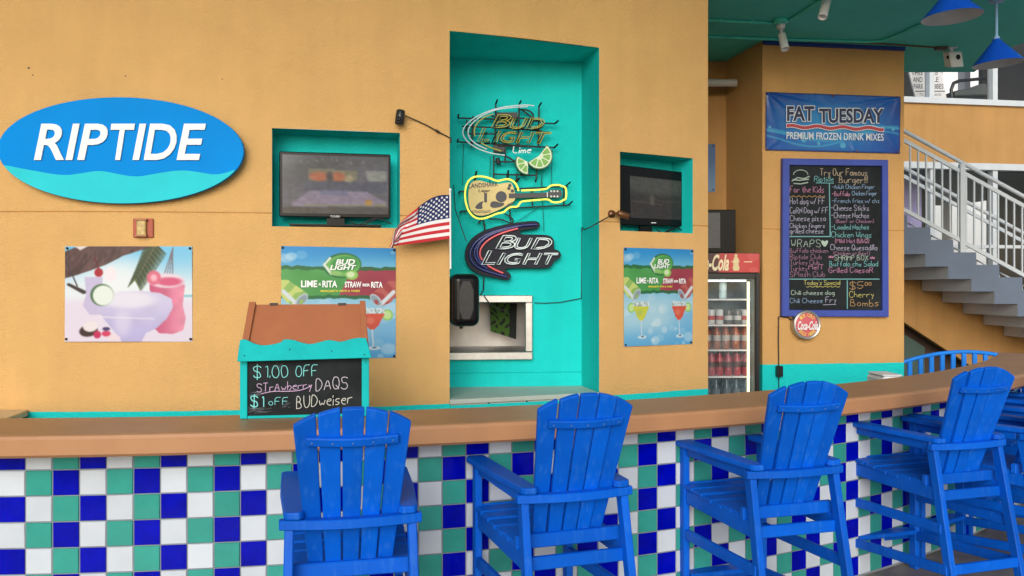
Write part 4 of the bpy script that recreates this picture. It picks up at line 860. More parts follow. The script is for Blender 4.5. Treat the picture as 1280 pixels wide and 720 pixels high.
m.prism(NB, chaikin([NB.px(*Z2(*p)) for p in [(258, 416), (290, 365), (352, 333), (334, 378), (346, 420)]], 1, True), None, .0615); text(m, 'LANDSHARK', NB, (*Z2(205, 170), *Z2(495, 216)), .0615, offset=.02, dv=-3); chalk(m, 'Lager', NB, Z2(300, 0)[0], Z2(410, 0)[0], Z2(0, 250)[1], 3.6, .002, d=.0615, slant=.2)
for y_ in (438, 452): m.tube([NB(*NB.px(*Z2(x_, y_ + 4 * math.sin(x_ * .09))), .061) for x_ in range(215, 420, 12)], .0018, 4)
for x_, y_ in ((610, 185), (600, 215), (635, 240)): m.prism(NB, ell(*NB.px(*Z2(x_, y_)), .012, .012, 6), None, .0615)
m.prism(NB, [NB.px(*Z2(*p)) for p in ((560, 405), (600, 365), (655, 358), (630, 372), (600, 390))], None, .0612); m.build('dark_details', flat('guitar_dark', (.035, .035, .045)), n2)
m = MB()
for x_ in (1018, 1048, 1080):
    for y_ in (245, 296): m.lathe(NB(*NB.px(*Z2(x_, y_)), .066), NB.n, [(.007, 0), (.007, .006), (0, .008)], 10)
frbox(m, NB, *Z2(976, 254), *Z2(984, 304), .0645, .068); m.build('tuning_pegs', M['white'], n2)
m = MB()
for a_, b_ in (((105, 242), (180, 242)), ((120, 440), (190, 436)), ((660, 215), (1190, 190)), ((640, 408), (1215, 375)), ((610, 400), (620, 540)), ((830, 205), (838, 385)), ((1150, 195), (1148, 380)), ((345, 500), (368, 640)), ((300, 560), (330, 520))): m.tube([NB(*NB.px(*Z2(*p)), .035) for p in (a_, b_)], .0055, 5)
for a_, b_ in (((120, 240), (100, 265)), ((130, 440), (115, 460)), ((1165, 190), (1200, 158)), ((1190, 378), (1222, 348)), ((265, 95), (278, 52)), ((585, 100), (590, 45)), ((655, 150), (690, 122)), ((260, 130), (266, 100))): m.tube([NB(*NB.px(*Z2(*p)), d) for p, d in ((a_, .04), (b_, .09))], .0062, 5)
m.tube(path(Z2, [(400, 515), (520, 515), (590, 545), (640, 560)], .04), .005, 5); m.tube(path(Z2, [(560, 465), (620, 490), (650, 530), (630, 556)], .04), .005, 5)
m.build('wire_frame', M['wire'], n2)
m = MB()
for a_, b_ in (((890, 405), (670, 550)), ((945, 400), (955, 640)), ((935, 100), (940, 380))):
    p0, p1 = NB(*NB.px(*Z2(*a_)), .025), NB(*NB.px(*Z2(*b_)), .025); n_ = 22
    m = MB(); [m.tube([p0.lerp(p1, k / n_), p0.lerp(p1, (k + .62) / n_)], .0026, 4) for k in range(n_)]; m.build('chain', M['wire'], n2)

n3 = thing('neon_sign', 'dark backed neon sign with red and navy swoosh, lowest in the niche', 'neon sign', NB(*NB.px(640, 350)))
BO = [(82, 390), (100, 300), (160, 218), (260, 152), (400, 107), (560, 76), (720, 57), (800, 56), (832, 85), (822, 125), (760, 137), (650, 148), (625, 165), (640, 190), (760, 190), (900, 193), (950, 215), (972, 260), (965, 340), (1010, 343), (1042, 385), (1027, 428), (985, 440), (962, 470), (935, 515), (880, 526), (600, 523), (500, 527), (480, 548), (520, 562), (547, 600), (530, 636), (490, 642), (380, 618), (290, 603), (200, 578), (130, 522), (95, 460)]
m = MB(); m.prism(NB, chaikin([NB.px(*Z3(*p)) for p in BO], 2, True), .02, .06); m.build('backboard', mat('dark_slate_board', (.017, .018, .027), .6, var=.1, spec=.2), n3, bevel=.003)
m = MB()
for pts in ([(800, 92), (620, 104), (430, 142), (280, 196), (175, 280), (128, 380), (150, 460), (230, 530), (350, 570), (500, 612)], [(500, 130), (330, 185), (230, 262), (180, 340), (178, 400), (215, 472), (310, 532)], [(640, 105), (400, 165), (255, 245), (205, 330), (205, 410), (260, 490)]): m.tube(path(Z3, pts, .066), .010, 8)
m.build('navy_tubes', NNAVY, n3)
m = MB()
for pts in ([(607, 133), (480, 165), (350, 220), (270, 285), (232, 350), (234, 410), (256, 445)], [(307, 496), (380, 540), (462, 574)]): m.tube(path(Z3, pts, .074), .0062, 8)
m.build('red_tubes', NRED, n3)
m = MB()
for ch, bx_ in (('B', (385, 203, 590, 333)), ('U', (577, 228, 750, 337)), ('D', (735, 228, 942, 335)), ('L', (250, 352, 385, 487)), ('I', (397, 376, 488, 487)), ('G', (478, 378, 660, 485)), ('H', (655, 378, 845, 487)), ('T', (862, 378, 1006, 485))): neon(m, ch, NB, zbox(Z3, *bx_), .078, .0037, shear=.32)
m.build('white_tubes', NLET, n3)
m = MB()
for x_, y_ in ((285, 150), (275, 610)): m.tube([NB(*NB.px(*Z3(x_, y_)), .02), NB(*NB.px(*Z3(x_ - 2, y_ + (-70 if y_ < 300 else 120))), .02)], .005, 5)
m.tube([NB(*NB.px(*Z3(*p)), .012) for p in ((275, 620), (272, 740), (200, 860))], .004, 5); m.tube([NB(*NB.px(*p), .05) for p in ((604, 369), (612, 380), (624, 387), (634, 388))], .0035, 5); m.build('cable', M['wire'], n3)

# ---- black loudspeaker at the niche edge
ls = thing('loudspeaker', 'rounded black loudspeaker hung at the left edge of the teal niche', 'speaker', at_depth(580, 408, 5.16))
c_ = at_depth(580, 375, 5.13); m = MB(); m.obox(c_, ((.083, .018, 0), (-.018, .09, 0), (0, 0, .156))); m.build('cabinet', M['blackgloss'], ls, bevel=0.045, seg=5)
fr_ = Plane(c_, (1, .21, 0)); m = MB(); m.prism(fr_, chaikin([(-.045, -.115), (.045, -.115), (.045, .115), (-.045, .115)], 1, True), .086, .0945); m.build('grille', mat('speaker_grille', (.018, .019, .022), .3, var=.3, scale=60), ls, bevel=.003)
m = MB(); m.tube([c_ + Vector((-.02, 0, -.15)), c_ + Vector((-.015, 0, -.172))], .011, 8); m.obox(c_ + Vector((-.1, .1, 0)), ((.05, 0, 0), (0, .012, 0), (0, 0, .05))); m.build('bracket', M['wire'], ls)

# ---- banner and menu board on the column wall
def banner(a, b):
    img = mix(C3(12, 62, 160, a), C3(16, 96, 190, a), pnoise(a * 2, b, 4, 3)); img = over(img, (62, 168, 232), .85 * disc(a, b, .47, .52, .38, .42, .7)); img = over(img, (30, 110, 205), .6 * disc(a, b, .55, .05, .3, .15, .7))
    for k, (o, am, w_) in enumerate(((.66, .1, .03), (.75, .12, .016), (.60, .08, .012))): img = over(img, (90, 205, 240), .55 * (1 - sstep(np.abs(b - (o + am * np.sin(a * 6.5 - 1.3 + k * .5) - .1 * a + .08)), w_ * .4, w_ * 1.6)))
    for x, y, r_ in ((.945, .58, .013), (.28, .8, .02), (.57, .88, .022), (.03, .6, .01), (.39, .86, .012), (.7, .6, .008)): img = over(img, (110, 205, 240), .8 * disc(a, b, x, y, r_, r_ * 2.3, .3))
    e = np.minimum(np.minimum(a * 2.4, (1 - a) * 2.4), np.minimum(b, 1 - b)); img = over(img, (8, 36, 100), .7 * (1 - sstep(e, .012, .03))); return img
bn = thing('banner', 'shiny wrinkled blue vinyl banner with navy capitals above the menu board', 'banner', PAN(*PAN.px(1040, 190)))
def wr(a, b):
    def rid(px_, py_, qx, qy, w_, am):
        dx, dy = qx - px_, qy - py_; t = np.clip(((a - px_) * dx + (b - py_) * dy) / (dx * dx + dy * dy), 0, 1); d = np.hypot(a - px_ - t * dx, (b - py_ - t * dy)); return am * np.exp(-(d / (w_ * (.3 + t))) ** 2) * (1 - t * .8)
    h = .008 + .003 * pnoise(a * 2, b, 5, 5) + .0015 * pnoise(a * 3, b * 1.5, 12, 6)
    for q in ((.01, .02, .22, .5), (.01, .02, .10, .95), (.01, .02, .45, .25), (.98, .03, .72, .45), (.98, .03, .9, .8), (.98, .03, .6, .2), (.02, .97, .2, .6), (.98, .97, .85, .5), (.35, .0, .3, .4), (.66, .98, .6, .6)): h = h + rid(*q, .035, .006)
    return h
paint(PAN, ((956.5, 115.3), (1125, 121), (1124, 192.3), (956, 188)), 220, 100, banner, 'vinyl', vcol('banner_vinyl', 0.30, spec=.5), bn, lambda a, b: wr(np.float64(a), np.float64(b)))
m = MB(); wm = []
for bx_, s_ in (((982, 133.5, 1016, 152), 'FAT'), ((1022, 136.3, 1102.5, 154.5), 'TUESDAY')): text(m, s_, PAN, (bx_[0] - 1, bx_[1] - 1, bx_[2] + 1, bx_[3] + 1), .024, offset=.075)
BL3 = [flat('banner_white', (.66, .70, .74)), flat('banner_red', (.42, .05, .06)), flat('banner_navy', (.018, .025, .075))]
tg = MB(); text(tg, 'PREMIUM FROZEN DRINK MIXES', PAN, (981.5, 165.5, 1102.5, 174.5), .024, offset=.012, dv=2.2); tg.build('tagline', BL3[0], bn); ttl = m; m = MB()
def wave(th, d, mi, e=0):
    top_ = []; bt_ = []
    for k in range(61):
        u = 981.5 - e + (121 + 2 * e) * k / 60; v = 158.5 + 3.2 * k / 60 - 1.3 * math.sin(k / 60 * 4.2 * 2 * math.pi * .9 + .3); top_.append(PAN.px(u, v - th / 2)); bt_.append(PAN.px(u, v + th / 2))
    for k in range(60): m.quad(PAN(*bt_[k], d), PAN(*bt_[k + 1], d), PAN(*top_[k + 1], d), PAN(*top_[k], d), mi)
wave(5.6, .0235, 0, .6); wave(4.0, .0245, 1); m.build('wave_stripe', BL3, bn); m = ttl
for bx_, s_ in (((982, 133.5, 1016, 152), 'FAT'), ((1022, 136.3, 1102.5, 154.5), 'TUESDAY')): text(m, s_, PAN, bx_, .0255, 2, offset=.03)
m.build('title', BL3, bn)
m = MB()
for u, v in ((959, 117.5), (1040, 120), (1122, 123.5), (958.5, 186), (1070, 189), (1121.5, 190)): x, y = PAN.px(u, v); m.lathe(PAN(x, y, .012), PAN.n, [(.004, 0), (.009, .004), (.011, 0)], 10)
m.build('grommets', M['bronze'], bn)

mb = thing('menu_board', 'tall chalkboard menu in a blue wooden frame on the orange column wall', 'menu board', PAN(*PAN.px(1040, 396)))
oq = [PAN.px(975.5, 198.8), PAN.px(1106.5, 200.8), PAN.px(1107.3, 396), PAN.px(974.5, 395.2)]; iq = [PAN.px(984, 207.2), PAN.px(1099, 208.3), PAN.px(1099.5, 387.8), PAN.px(983.5, 387.3)]
m = MB()
for i in range(4):
    j = (i + 1) % 4; e = 0.0008
    m.prism(PAN, [oq[i], oq[j], iq[j], iq[i]], .002, .045)
fo = m.build('frame', M['frameblue'], mb, bevel=0.003)
m = MB(); m.prism(PAN, [iq[0], iq[1], iq[2], iq[3]], .002, .022); m.build('slate', M['slate'], mb)
m = MB(); CHC = [('cream', (.62, .50, .36)), ('cyan', (.22, .55, .56)), ('pink', (.58, .26, .42)), ('lilac', (.48, .46, .60)), ('mauve', (.36, .19, .30)), ('pale', (.46, .58, .50)), ('blue', (.26, .38, .56)), ('orange', (.60, .36, .16)), ('yellow', (.60, .55, .18))]
ci = {n_: i for i, (n_, _) in enumerate(CHC)}
L_ = [('Try Our Famous', 1023, 1082, 220, 8.5, 'cream'), ('Riptide', 1016, 1040, 227.5, 7, 'cyan'), ('Burger!!!', 1047, 1082, 229, 8, 'cream'), ('For the Kids', 985.5, 1028, 241, 8, 'pink'), ('Hot dog w/ FF', 985.5, 1029, 255.5, 8, 'lilac'), ('CoRN Dog w/ FF', 985.5, 1033, 267, 7.5, 'lilac'), ('Cheese pizza', 985.5, 1030, 276.5, 7, 'lilac'), ('Chicken fingers', 985.5, 1029, 285, 5.5, 'lilac'), ('grilled cheese', 985.5, 1027, 292, 6.5, 'lilac'),
 ('WRAPS', 987, 1024, 309, 9, 'pale'), ('Buffalo chicken', 985.5, 1033, 316, 5.5, 'mauve'), ('Riptide Club', 985.5, 1025, 324, 6, 'mauve'), ('Turkey Club', 985.5, 1022, 331, 6, 'mauve'), ('Turkey', 985.5, 1007, 338.5, 6.5, 'mauve'), ('MelT', 1009, 1027, 337, 6, 'pink'), ('SPlash Club', 985.5, 1029, 346, 6.5, 'mauve'),
 ('-Adult Chicken Finger', 1038, 1091, 236.5, 5.5, 'blue'), ('-Buffalo', 1038, 1060, 245.3, 5.5, 'pink'), ('Chicken Finger', 1063, 1094, 244.5, 5.5, 'blue'), ('-French fries w/ chz', 1038, 1097, 254, 5.5, 'blue'), ('-Cheese Sticks', 1036.5, 1084, 263.5, 7, 'lilac'), ('-Cheese Nachos', 1037, 1084, 272.8, 7, 'lilac'), ('(Beef or Chicken)', 1043, 1090, 278.8, 4, 'mauve'), ('-Loaded Nachos', 1037.5, 1084, 287, 6.2, 'cyan'), ('Chicken Wings', 1037, 1087, 297, 7.2, 'cyan'), ('(Mild Hot BBQ)', 1042, 1084, 303.8, 5, 'pink'), ('Cheese Quesadilla', 1036, 1094, 312.8, 7, 'lilac'), ('(Chicken or Beef)', 1040, 1085, 318.8, 4.2, 'mauve'), ('SHRIMP BOX', 1041, 1083, 325.5, 6.2, 'pale'), ('Buffalo chx Salad', 1035, 1095, 333, 6.5, 'cyan'), ('Grilled CaesaR', 1034, 1089, 341, 6.8, 'pink'),
 ("Today's Special", 1003, 1048, 356, 5.5, 'yellow'), ('Chili cheese dog', 987, 1041, 368.5, 5.5, 'pale'), ('Chili Cheese', 985.5, 1026, 378.5, 5.8, 'blue'), ('Fry', 1030, 1043, 378, 7, 'lilac'), ('$5', 1060, 1077, 361.5, 9, 'orange'), ('.00', 1078, 1087, 357, 4, 'orange'), ('Cherry', 1059.5, 1090, 371.5, 7.5, 'yellow'), ('Bombs', 1061, 1096, 382.5, 8.5, 'orange')]
for s_, u0, u1, vb, h, c in L_: chalk(m, s_, PAN, u0, u1, vb, h, .0027, ci[c], .025)
ln_ = lambda pts, c, r=.004: m.tube([PAN(*PAN.px(*p), .025) for p in pts], r, 4, mi=ci[c])
ln_([(1034.6, 229), (1035.8, 296)], 'cyan', .005); ln_([(984.5, 296), (1036, 296)], 'cyan', .005); ln_([(984.5, 349), (1097, 349)], 'cyan', .005); ln_([(1057, 350.5), (1057, 386)], 'cyan', .005); ln_([(1018, 229), (1040, 229.5)], 'cyan')
ln_([(985 + k * 2, 246 + 1.2 * math.sin(k * 1.9)) for k in range(23)], 'orange', .003); ln_([(1006 + k * 1.9, 358.4 + .8 * math.sin(k * 1.9)) for k in range(23)], 'yellow', .003); ln_([(1027, 381), (1043, 380.5)], 'lilac', .003)
m.prism(PAN, chaikin(pxs(PAN, [(1029, 309.5), (1025, 304.5), (1024.5, 301.5), (1027, 300.5), (1029, 302.5), (1031.2, 300.3), (1033.5, 301.5), (1032.5, 305)]), 1, True), .0215, .0245, ci['pale'])
for u, v in ((1036.8, 321.5), (1088, 323)): chalk(m, '*', PAN, u - 3, u + 3, v + 3, 6, .004, ci['pink'], .025)
ln_(ell(999, 219.5, 9, 6.5, 16, math.pi, 2 * math.pi) and [(999 + 9 * math.cos(t), 219 - 6 * math.sin(t)) for t in np.linspace(0, math.pi, 14)], 'pale'); ln_([(988, 227), (995, 222.5), (1003, 224), (1010, 221)], 'pale', .006); ln_([(989, 225), (997, 226), (1009, 224.5)], 'pale', .006); ln_([(990, 229.8), (999, 230.5), (1008, 228.5)], 'pale', .006)
ob = m.build('chalk_writing', [flat('chalk_' + n_, tuple(q * .82 for q in c), .9) for n_, c in CHC], mb)

cb = thing('button_sign', 'round red soda sign lettered ICE COLD with grey rim below the menu board', 'sign', PAN(*PAN.px(1003.5, 424)))
cc = PAN.px(1004, 405.5); rr_ = PAN.px(1021, 405.5)[0] - cc[0]
m = MB(); m.lathe(PAN(*cc, .004), PAN.n, [(rr_ * .97, 0), (rr_, .02), (rr_, .058), (rr_ * .97, .066), (rr_ * .93, .066), (rr_ * .90, .06), (rr_ * .87, .064), (rr_ * .83, .064), (rr_ * .82, .058)], 40); m.build('rim', M['steel'], cb)
m = MB(); m.lathe(PAN(*cc, .058), PAN.n, [(rr_ * .84, 0), (rr_ * .5, .006), (0, .008)], 40); m.build('face', flat('sign_red', (.50, .09, .11), .3, .1), cb)
m = MB()
def arctext(s_, r_, a0_, a1_, h, mi, flip=False):
    for k, ch in enumerate(s_):
        if ch == ' ': continue
        t = R(a0_ + (a1_ - a0_) * k / (len(s_) - 1)); vsx, fs, es = text_geo(ch, 0, .03)
        ux, uy = (math.sin(t), -math.cos(t)) if not flip else (-math.sin(t), math.cos(t)); vx, vy = (math.cos(t), math.sin(t)) if not flip else (-math.cos(t), -math.sin(t))
        P = [PAN(cc[0] + math.cos(t) * r_ + ux * (x - .5) * h * .62 + vx * (y - .5) * h, cc[1] + math.sin(t) * r_ + uy * (x - .5) * h * .62 + vy * (y - .5) * h, .0675) for x, y in vsx]; m.add(P, fs, mi)
arctext('ICE COLD', rr_ * .66, 135, 45, rr_ * .24, 0); arctext('SOLD HERE', rr_ * .66, 222, 318, rr_ * .24, 0, True)
text(m, 'Coca-Cola', PAN, (992, 401, 1017, 412), .0695, 1, shear=.35, offset=.03)
m.build('lettering', [flat('sign_yellow', (.72, .5, .12), .4), M['white']], cb)
m = MB(); m.tube([PAN(*PAN.px(*p), .012) for p in ((985, 397), (978, 396), (972.5, 395.5), (972.2, 420), (972.6, 457))], .0045, 5); m.tube([PAN(*PAN.px(985, 397), .012), PAN(*PAN.px(990, 402), .012)], .006, 5); m.tube([PAN(*PAN.px(972.8, 469), .01), PAN(*PAN.px(973, 500), .008)], .004, 5); m.build('power_cord', M['wire'], cb)
m = MB(); frbox(m, PAN, 968.8, 457, 976, 470.5, .002, .045); m.build('adapter', M['black'], cb, bevel=.004)

# ================================================================== LITTLE HUT WITH CHALKBOARD
HO = at_depth(380, 450, 3.93); HO.z = BAR_Z
HU = Plane(HO, (math.cos(R(9)), math.sin(R(9)), 0))
def hu(d): return Plane(HU(0, 0, d), HU.r)
def Q(x, y): return (290 + x / 4.5, 360 + y / 4.5)
hut = thing('menu_hut', 'small brown roofed hut stand with turquoise wavy valance and handwritten chalkboard', 'menu stand', HO)
hb = hu(-.16)
bl_, br_, tr_, tl_ = hu(.02).px(*Q(55, 330)), hu(.02).px(*Q(765, 325)), hb.px(*Q(735, 88)), hb.px(*Q(110, 92))
zo = HO.z
def W3(fr, p, d=0): return fr(p[0], p[1], d)
A, B, C_, D_ = W3(hu(.02), bl_), W3(hu(.02), br_), W3(hb, tr_), W3(hb, tl_)
nrm = (B - A).cross(D_ - A).normalized(); th_ = nrm * -.014
m = MB(); m.add([A, B, C_, D_, A + th_, B + th_, C_ + th_, D_ + th_], [(0, 1, 2, 3), (7, 6, 5, 4), (0, 4, 5, 1), (1, 5, 6, 2), (2, 6, 7, 3), (3, 7, 4, 0)])
roof = m.build('roof', M['brown'], hut, bevel=.002)
m = MB()
for (a0_, a1_, b1_, b0_) in ((Q(52, 320), Q(90, 320), Q(134, 76), Q(96, 76)), (Q(728, 320), Q(768, 320), Q(750, 70), Q(718, 70))):
    P = [W3(hu(.03), hu(.03).px(*a0_)), W3(hu(.03), hu(.03).px(*a1_)), W3(hu(-.15), hu(-.15).px(*b1_)), W3(hu(-.15), hu(-.15).px(*b0_))]
    P2 = [p - nrm * .022 for p in P]; m = MB(); m.add(P + P2, [(0, 1, 2, 3), (7, 6, 5, 4), (0, 4, 5, 1), (1, 5, 6, 2), (2, 6, 7, 3), (3, 7, 4, 0)]); m.build('barge_board', M['brown'], hut, bevel=.002)
m = MB()
for x in (235, 620): 
    p = W3(hb, hb.px(*Q(x, 90))); m.obox(p + Vector((0, 0, .0)), (HU.r * .0185, HU.n * .012, Vector((0, 0, .005))))
m.build('hinge', M['wire'], hut)
hv = hu(.045); vt = chaikin([hv.px(*Q(*p)) for p in [(45, 292), (75, 288), (120, 312), (170, 325), (230, 318), (282, 304), (284, 290), (340, 290), (390, 308), (440, 318), (490, 306), (540, 292), (570, 296), (610, 305), (660, 290), (705, 280), (755, 282)]], 1)
m = MB(); m.prism(hv, [hv.px(*Q(28, 415)), hv.px(*Q(784, 393)), hv.px(*Q(776, 360))] + vt[::-1] + [hv.px(*Q(36, 350))], -.016, 0); m.build('valance', M['teal_wood'], hut, bevel=.002)
yb = BAR_Z + .002 - HU.o.z; hf = hu(.0)
def hx(x): return hf.px(*Q(x, 550))[0]
def hy(y): return hf.px(*Q(400, y))[1]
for x0, x1 in ((45, 86), (730, 771)):
    m = MB(); m.prism(hf, [(hx(x0), yb), (hx(x1), yb), (hx(x1), hy(380)), (hx(x0), hy(380))], -.04, 0.004); m.build('post', M['teal_wood'], hut, bevel=.002)
m = MB(); m.prism(hf, [(hx(86.5), yb + .012), (hx(729.5), yb + .012), (hx(729.5), hy(385)), (hx(86.5), hy(385))], -.02, -.008); sl = m.build('chalkboard', M['slate'], hut)
m = MB(); m.prism(hf, [(hx(86.5), yb), (hx(729.5), yb), (hx(729.5), yb + .0115), (hx(86.5), yb + .0115)], -.03, -.002); m.build('bottom_rail', M['teal_wood'], hut)
for s_ in (46, 770 - 40):   # back legs
    m = MB(); m.bar(hf(hx(s_ + 20), yb, -.10), hf(hx(s_ + 20), hy(330), -.09), HU.r, .03, .02); m.build('back_leg', M['brown'], hut)
m = MB(); hc = hu(-.004)
def ch(s_, x0, x1, yb_, h, c, r=.0022, dv=0, sl=0): chalk(m, s_, hc, Q(x0, 0)[0], Q(x1, 0)[0], Q(0, yb_)[1], h / 4.5, r * .8, c, 0, dv, .22, 5, sl)
ch('$', 120, 165, 505, 66, 1, .0030); ch('1.00', 182, 315, 503, 66, 1, .0026); ch('OFF', 360, 480, 500, 62, 1, .0026, -2)
ch('STrAwberry', 140, 450, 585, 48, 2, .0021, -4); ch('DAQS', 472, 650, 580, 68, 3, .0023, -3)
ch('$1', 105, 180, 668, 62, 1, .0036); ch('oFF', 207, 315, 660, 42, 1, .0020, -1); ch('BUDweiser', 362, 675, 678, 68, 0, .0024, -6)
m.tube([hc(*hc.px(*Q(x, y)), 0) for x, y in chaikin([(165, 595), (230, 580), (300, 582), (380, 578), (430, 560), (448, 545)], 2)], .0020, 5, mi=2)
m.build('chalk_writing', [flat('chalk_' + n_, c, .9) for n_, c in (('white', (.62, .62, .55)), ('bright_cyan', (.22, .66, .64)), ('violet', (.60, .42, .60)), ('lilac2', (.62, .56, .62)))], hut)
m = MB()
for x0, y0, x1, y1 in ((110, 600, 240, 590), (130, 690, 290, 680), (300, 660, 340, 640), (95, 690, 170, 650), (240, 450, 300, 430)):
    for k in range(9):
        a = (x0 + rnd.uniform(-20, 20), y0 + rnd.uniform(-14, 14)); b = (a[0] + (x1 - x0) * rnd.uniform(.2, .6), a[1] + (y1 - y0) * .4 + rnd.uniform(-8, 8))
        m.tube([hc(*hc.px(*Q(*a)), -.0025), hc(*hc.px(*Q(*b)), -.0025)], .0009, 4)
m.build('chalk_smears', flat('chalk_smear', (.13, .15, .16), .95), sl)
m = MB()
for x, y in ((325, 345), (560, 355), (70, 380), (745, 375), (752, 415)): m.lathe(hv(*hv.px(*Q(x, y)), 0), HU.n, [(.003, 0), (.003, .0015), (0, .002)], 8)
m.build('screws', M['wire'], hut)

# ================================================================== DRINKS FRIDGE
FO_ = at_depth(950, 400, 6.72); FO_.z = 0; FG = Plane(FO_, (1, 0.05, 0)); fw = .70
fridge = thing('drinks_fridge', 'tall glass door drinks fridge with red soda header in the gap beside the wall', 'fridge', FG(-fw / 2, 0, 0))
fz = lambda v: FG.px(930, v)[1]
fx = lambda u: FG.px(u, 400)[0]
m = MB(); D = .62
m.prism(FG, [(-fw, .05), (-fw + .03, .05), (-fw + .03, fz(316)), (-fw, fz(316))], -D, -.045); m.prism(FG, [(-.03, .05), (0, .05), (0, fz(316)), (-.03, fz(316))], -D, -.045)
m.prism(FG, [(-fw + .03, fz(345)), (-.03, fz(345)), (-.03, fz(316)), (-fw + .03, fz(316))], -D, -.045); m.prism(FG, [(-fw, .02), (0, .02), (0, .2), (-fw, .2)], -D + .01, -.046)
m.build('cabinet', M['black'], fridge, bevel=.004)
m = MB(); m.quad(FG(-fw + .031, .2, -D + .03), FG(-.031, .2, -D + .03), FG(-.031, fz(345), -D + .03), FG(-fw + .031, fz(345), -D + .03)); m.quad(FG(-.031, .2, -D + .03), FG(-.031, .2, -.05), FG(-.031, fz(345), -.05), FG(-.031, fz(345), -D + .03)); m.quad(FG(-fw + .031, .2, -.05), FG(-fw + .031, .2, -D + .03), FG(-fw + .031, fz(345), -D + .03), FG(-fw + .031, fz(345), -.05))
m.build('lining', mat('fridge_lining', (.17, .21, .23), .4, var=.05), fridge)
def header(a, b):
    img = C3(70, 26, 34, a); img = over(img, (196, 60, 64), sstep(np.where((a > .48), 1., 0.), .4, .6)); img = over(img, (226, 60, 62), (a > .62).astype(float) * .6); img = over(img, (150, 70, 90), (a < .30).astype(float) * .3)
    img = over(img, (226, 96, 96), disc(a, b, .92, .12, .07, .3, .1) * (a > .5) * .7); img = over(img, (226, 96, 96), disc(a, b, .92, .9, .06, .2, .1) * .7); img = over(img, (240, 110, 100), disc(a, b, .7, .5, .25, .7, .9) * .3)
    bt_ = polyk(a, b, [(.683, .05), (.722, .05), (.722, .2), (.742, .38), (.735, .6), (.745, .75), (.738, .9), (.668, .9), (.661, .75), (.671, .6), (.664, .38), (.683, .2)]); return over(img, (246, 226, 170), bt_)
hd = (fx(850), fx(949.5))
paint(FG, ((850, 316.5), (949.3, 317), (949.3, 340.5), (850, 340.5)), 120, 40, header, 'header_panel', vcol('backlit_header', .3, 0), fridge, 0.004)
m = MB(); text(m, 'Coca-Cola', FG, (862, 318, 911, 338.5), .0065, shear=.38, offset=.03); m.build('script_lettering', flat('header_cream', (.76, .66, .42)), fridge); m = MB(); frbox(m, FG, 914, 326.8, 921, 327.8, .004, .0065); frbox(m, FG, 930, 326.8, 940, 327.8, .004, .0065); m.build('small_print', flat('header_cream', (.76, .66, .42)), fridge)
dr = fridge
m = MB(); 
m.prism(FG, [(fx(945), .2), (-.002, .2), (-.002, fz(341.5)), (fx(945), fz(341.5))], -.042, -.002); m.prism(FG, [(-fw, .2), (-fw + .045, .2), (-fw + .045, fz(341.5)), (-fw, fz(341.5))], -.042, -.002); m.prism(FG, [(-fw + .045, fz(348)), (fx(945), fz(348)), (fx(945), fz(341.5)), (-fw + .045, fz(341.5))], -.042, -.003); m.prism(FG, [(-fw + .045, .2), (fx(945), .2), (fx(945), .27), (-fw + .045, .27)], -.042, -.003)
door = m.build('door', M['black'], fridge, bevel=.003)
m = MB(); m.quad(FG(-fw + .045, .27, -.02), FG(fx(945), .27, -.02), FG(fx(945), fz(348), -.02), FG(-fw + .045, fz(348), -.02)); m.build('pane', M['fog'], door)
m = MB(); 
for a, b in ((fx(943.8), fx(945)), (-fw + .045, -fw + .052)): m.prism(FG, [(a, .27), (b, .27), (b, fz(348)), (a, fz(348))], -.0195, -.012)
m.build('gasket', M['black'], door)
m = MB(); m.prism(FG, [(fx(938.2), .3), (fx(941), .3), (fx(941), fz(352)), (fx(938.2), fz(352))], -.09, -.075); m.build('light_strip', flat('fridge_lamp', (1, .84, .45), .4, 1.2), fridge)
m = MB(); m.prism(FG, [(-fw + .08, fz(352)), (fx(936), fz(352)), (fx(936), fz(349.5)), (-fw + .08, fz(349.5))], -.10, -.06); m.build('light_strip', flat('fridge_top_lamp', (.8, .95, 1), .4, 0.9), fridge)
SV = [373.5, 405.5, 436.5, 469.5, 503]
SH = Plane(FG(0, 0, -.16), FG.r)
for v in SV:
    z = SH.px(920, v)[1]; m = MB(); m.box((0, 0, 0), (0, 0, 0)) if 0 else None
    m.prism(FG, [(-fw + .04, z - .012), (-.04, z - .012), (-.04, z), (-fw + .04, z)], -D + .06, -.11); m.build('shelf', M['white'], fridge)
def bottle(name, label, rgb, cap, can=False, clear=False, hh=.2):
    t = thing(name, label, 'can' if can else 'bottle', (0, 0, 0), 'drinks on the fridge shelves')
    mb_ = mat(name + '_' + label.split()[0], rgb, .2, var=.2, scale=30)
    m = MB()
    if can: m.lathe((0, 0, 0), (0, 0, 1), [(0, 0), (.024, 0), (.031, .008), (.031, .108), (.026, .12), (.024, .12), (0, .118)], 14)
    else: m.lathe((0, 0, 0), (0, 0, 1), [(0, 0), (.028, 0), (.031, .012), (.031, hh * .28), (.028, hh * .36), (.031, hh * .5), (.031, hh * .62), (.022, hh * .76), (.012, hh * .88), (.012, hh * .93)], 14)
    b = m.build('body', mb_, t); m = MB()
    if can: m.lathe((0, 0, 0), (0, 0, 1), [(.0314, .035), (.0314, .07)], 14); m.build('band', flat(cap[0], cap[1], .3), t)
    else:
        m.lathe((0, 0, 0), (0, 0, 1), [(.0145, hh * .9), (.0145, hh), (0, hh)], 12); m.build('cap', flat(cap[0], cap[1], .4), t)
        m = MB(); m.lathe((0, 0, 0), (0, 0, 1), [(.0316, hh * .34), (.0316, hh * .56)], 14); m.build('wrapper', flat(cap[2], cap[3], .4), t)
    return t
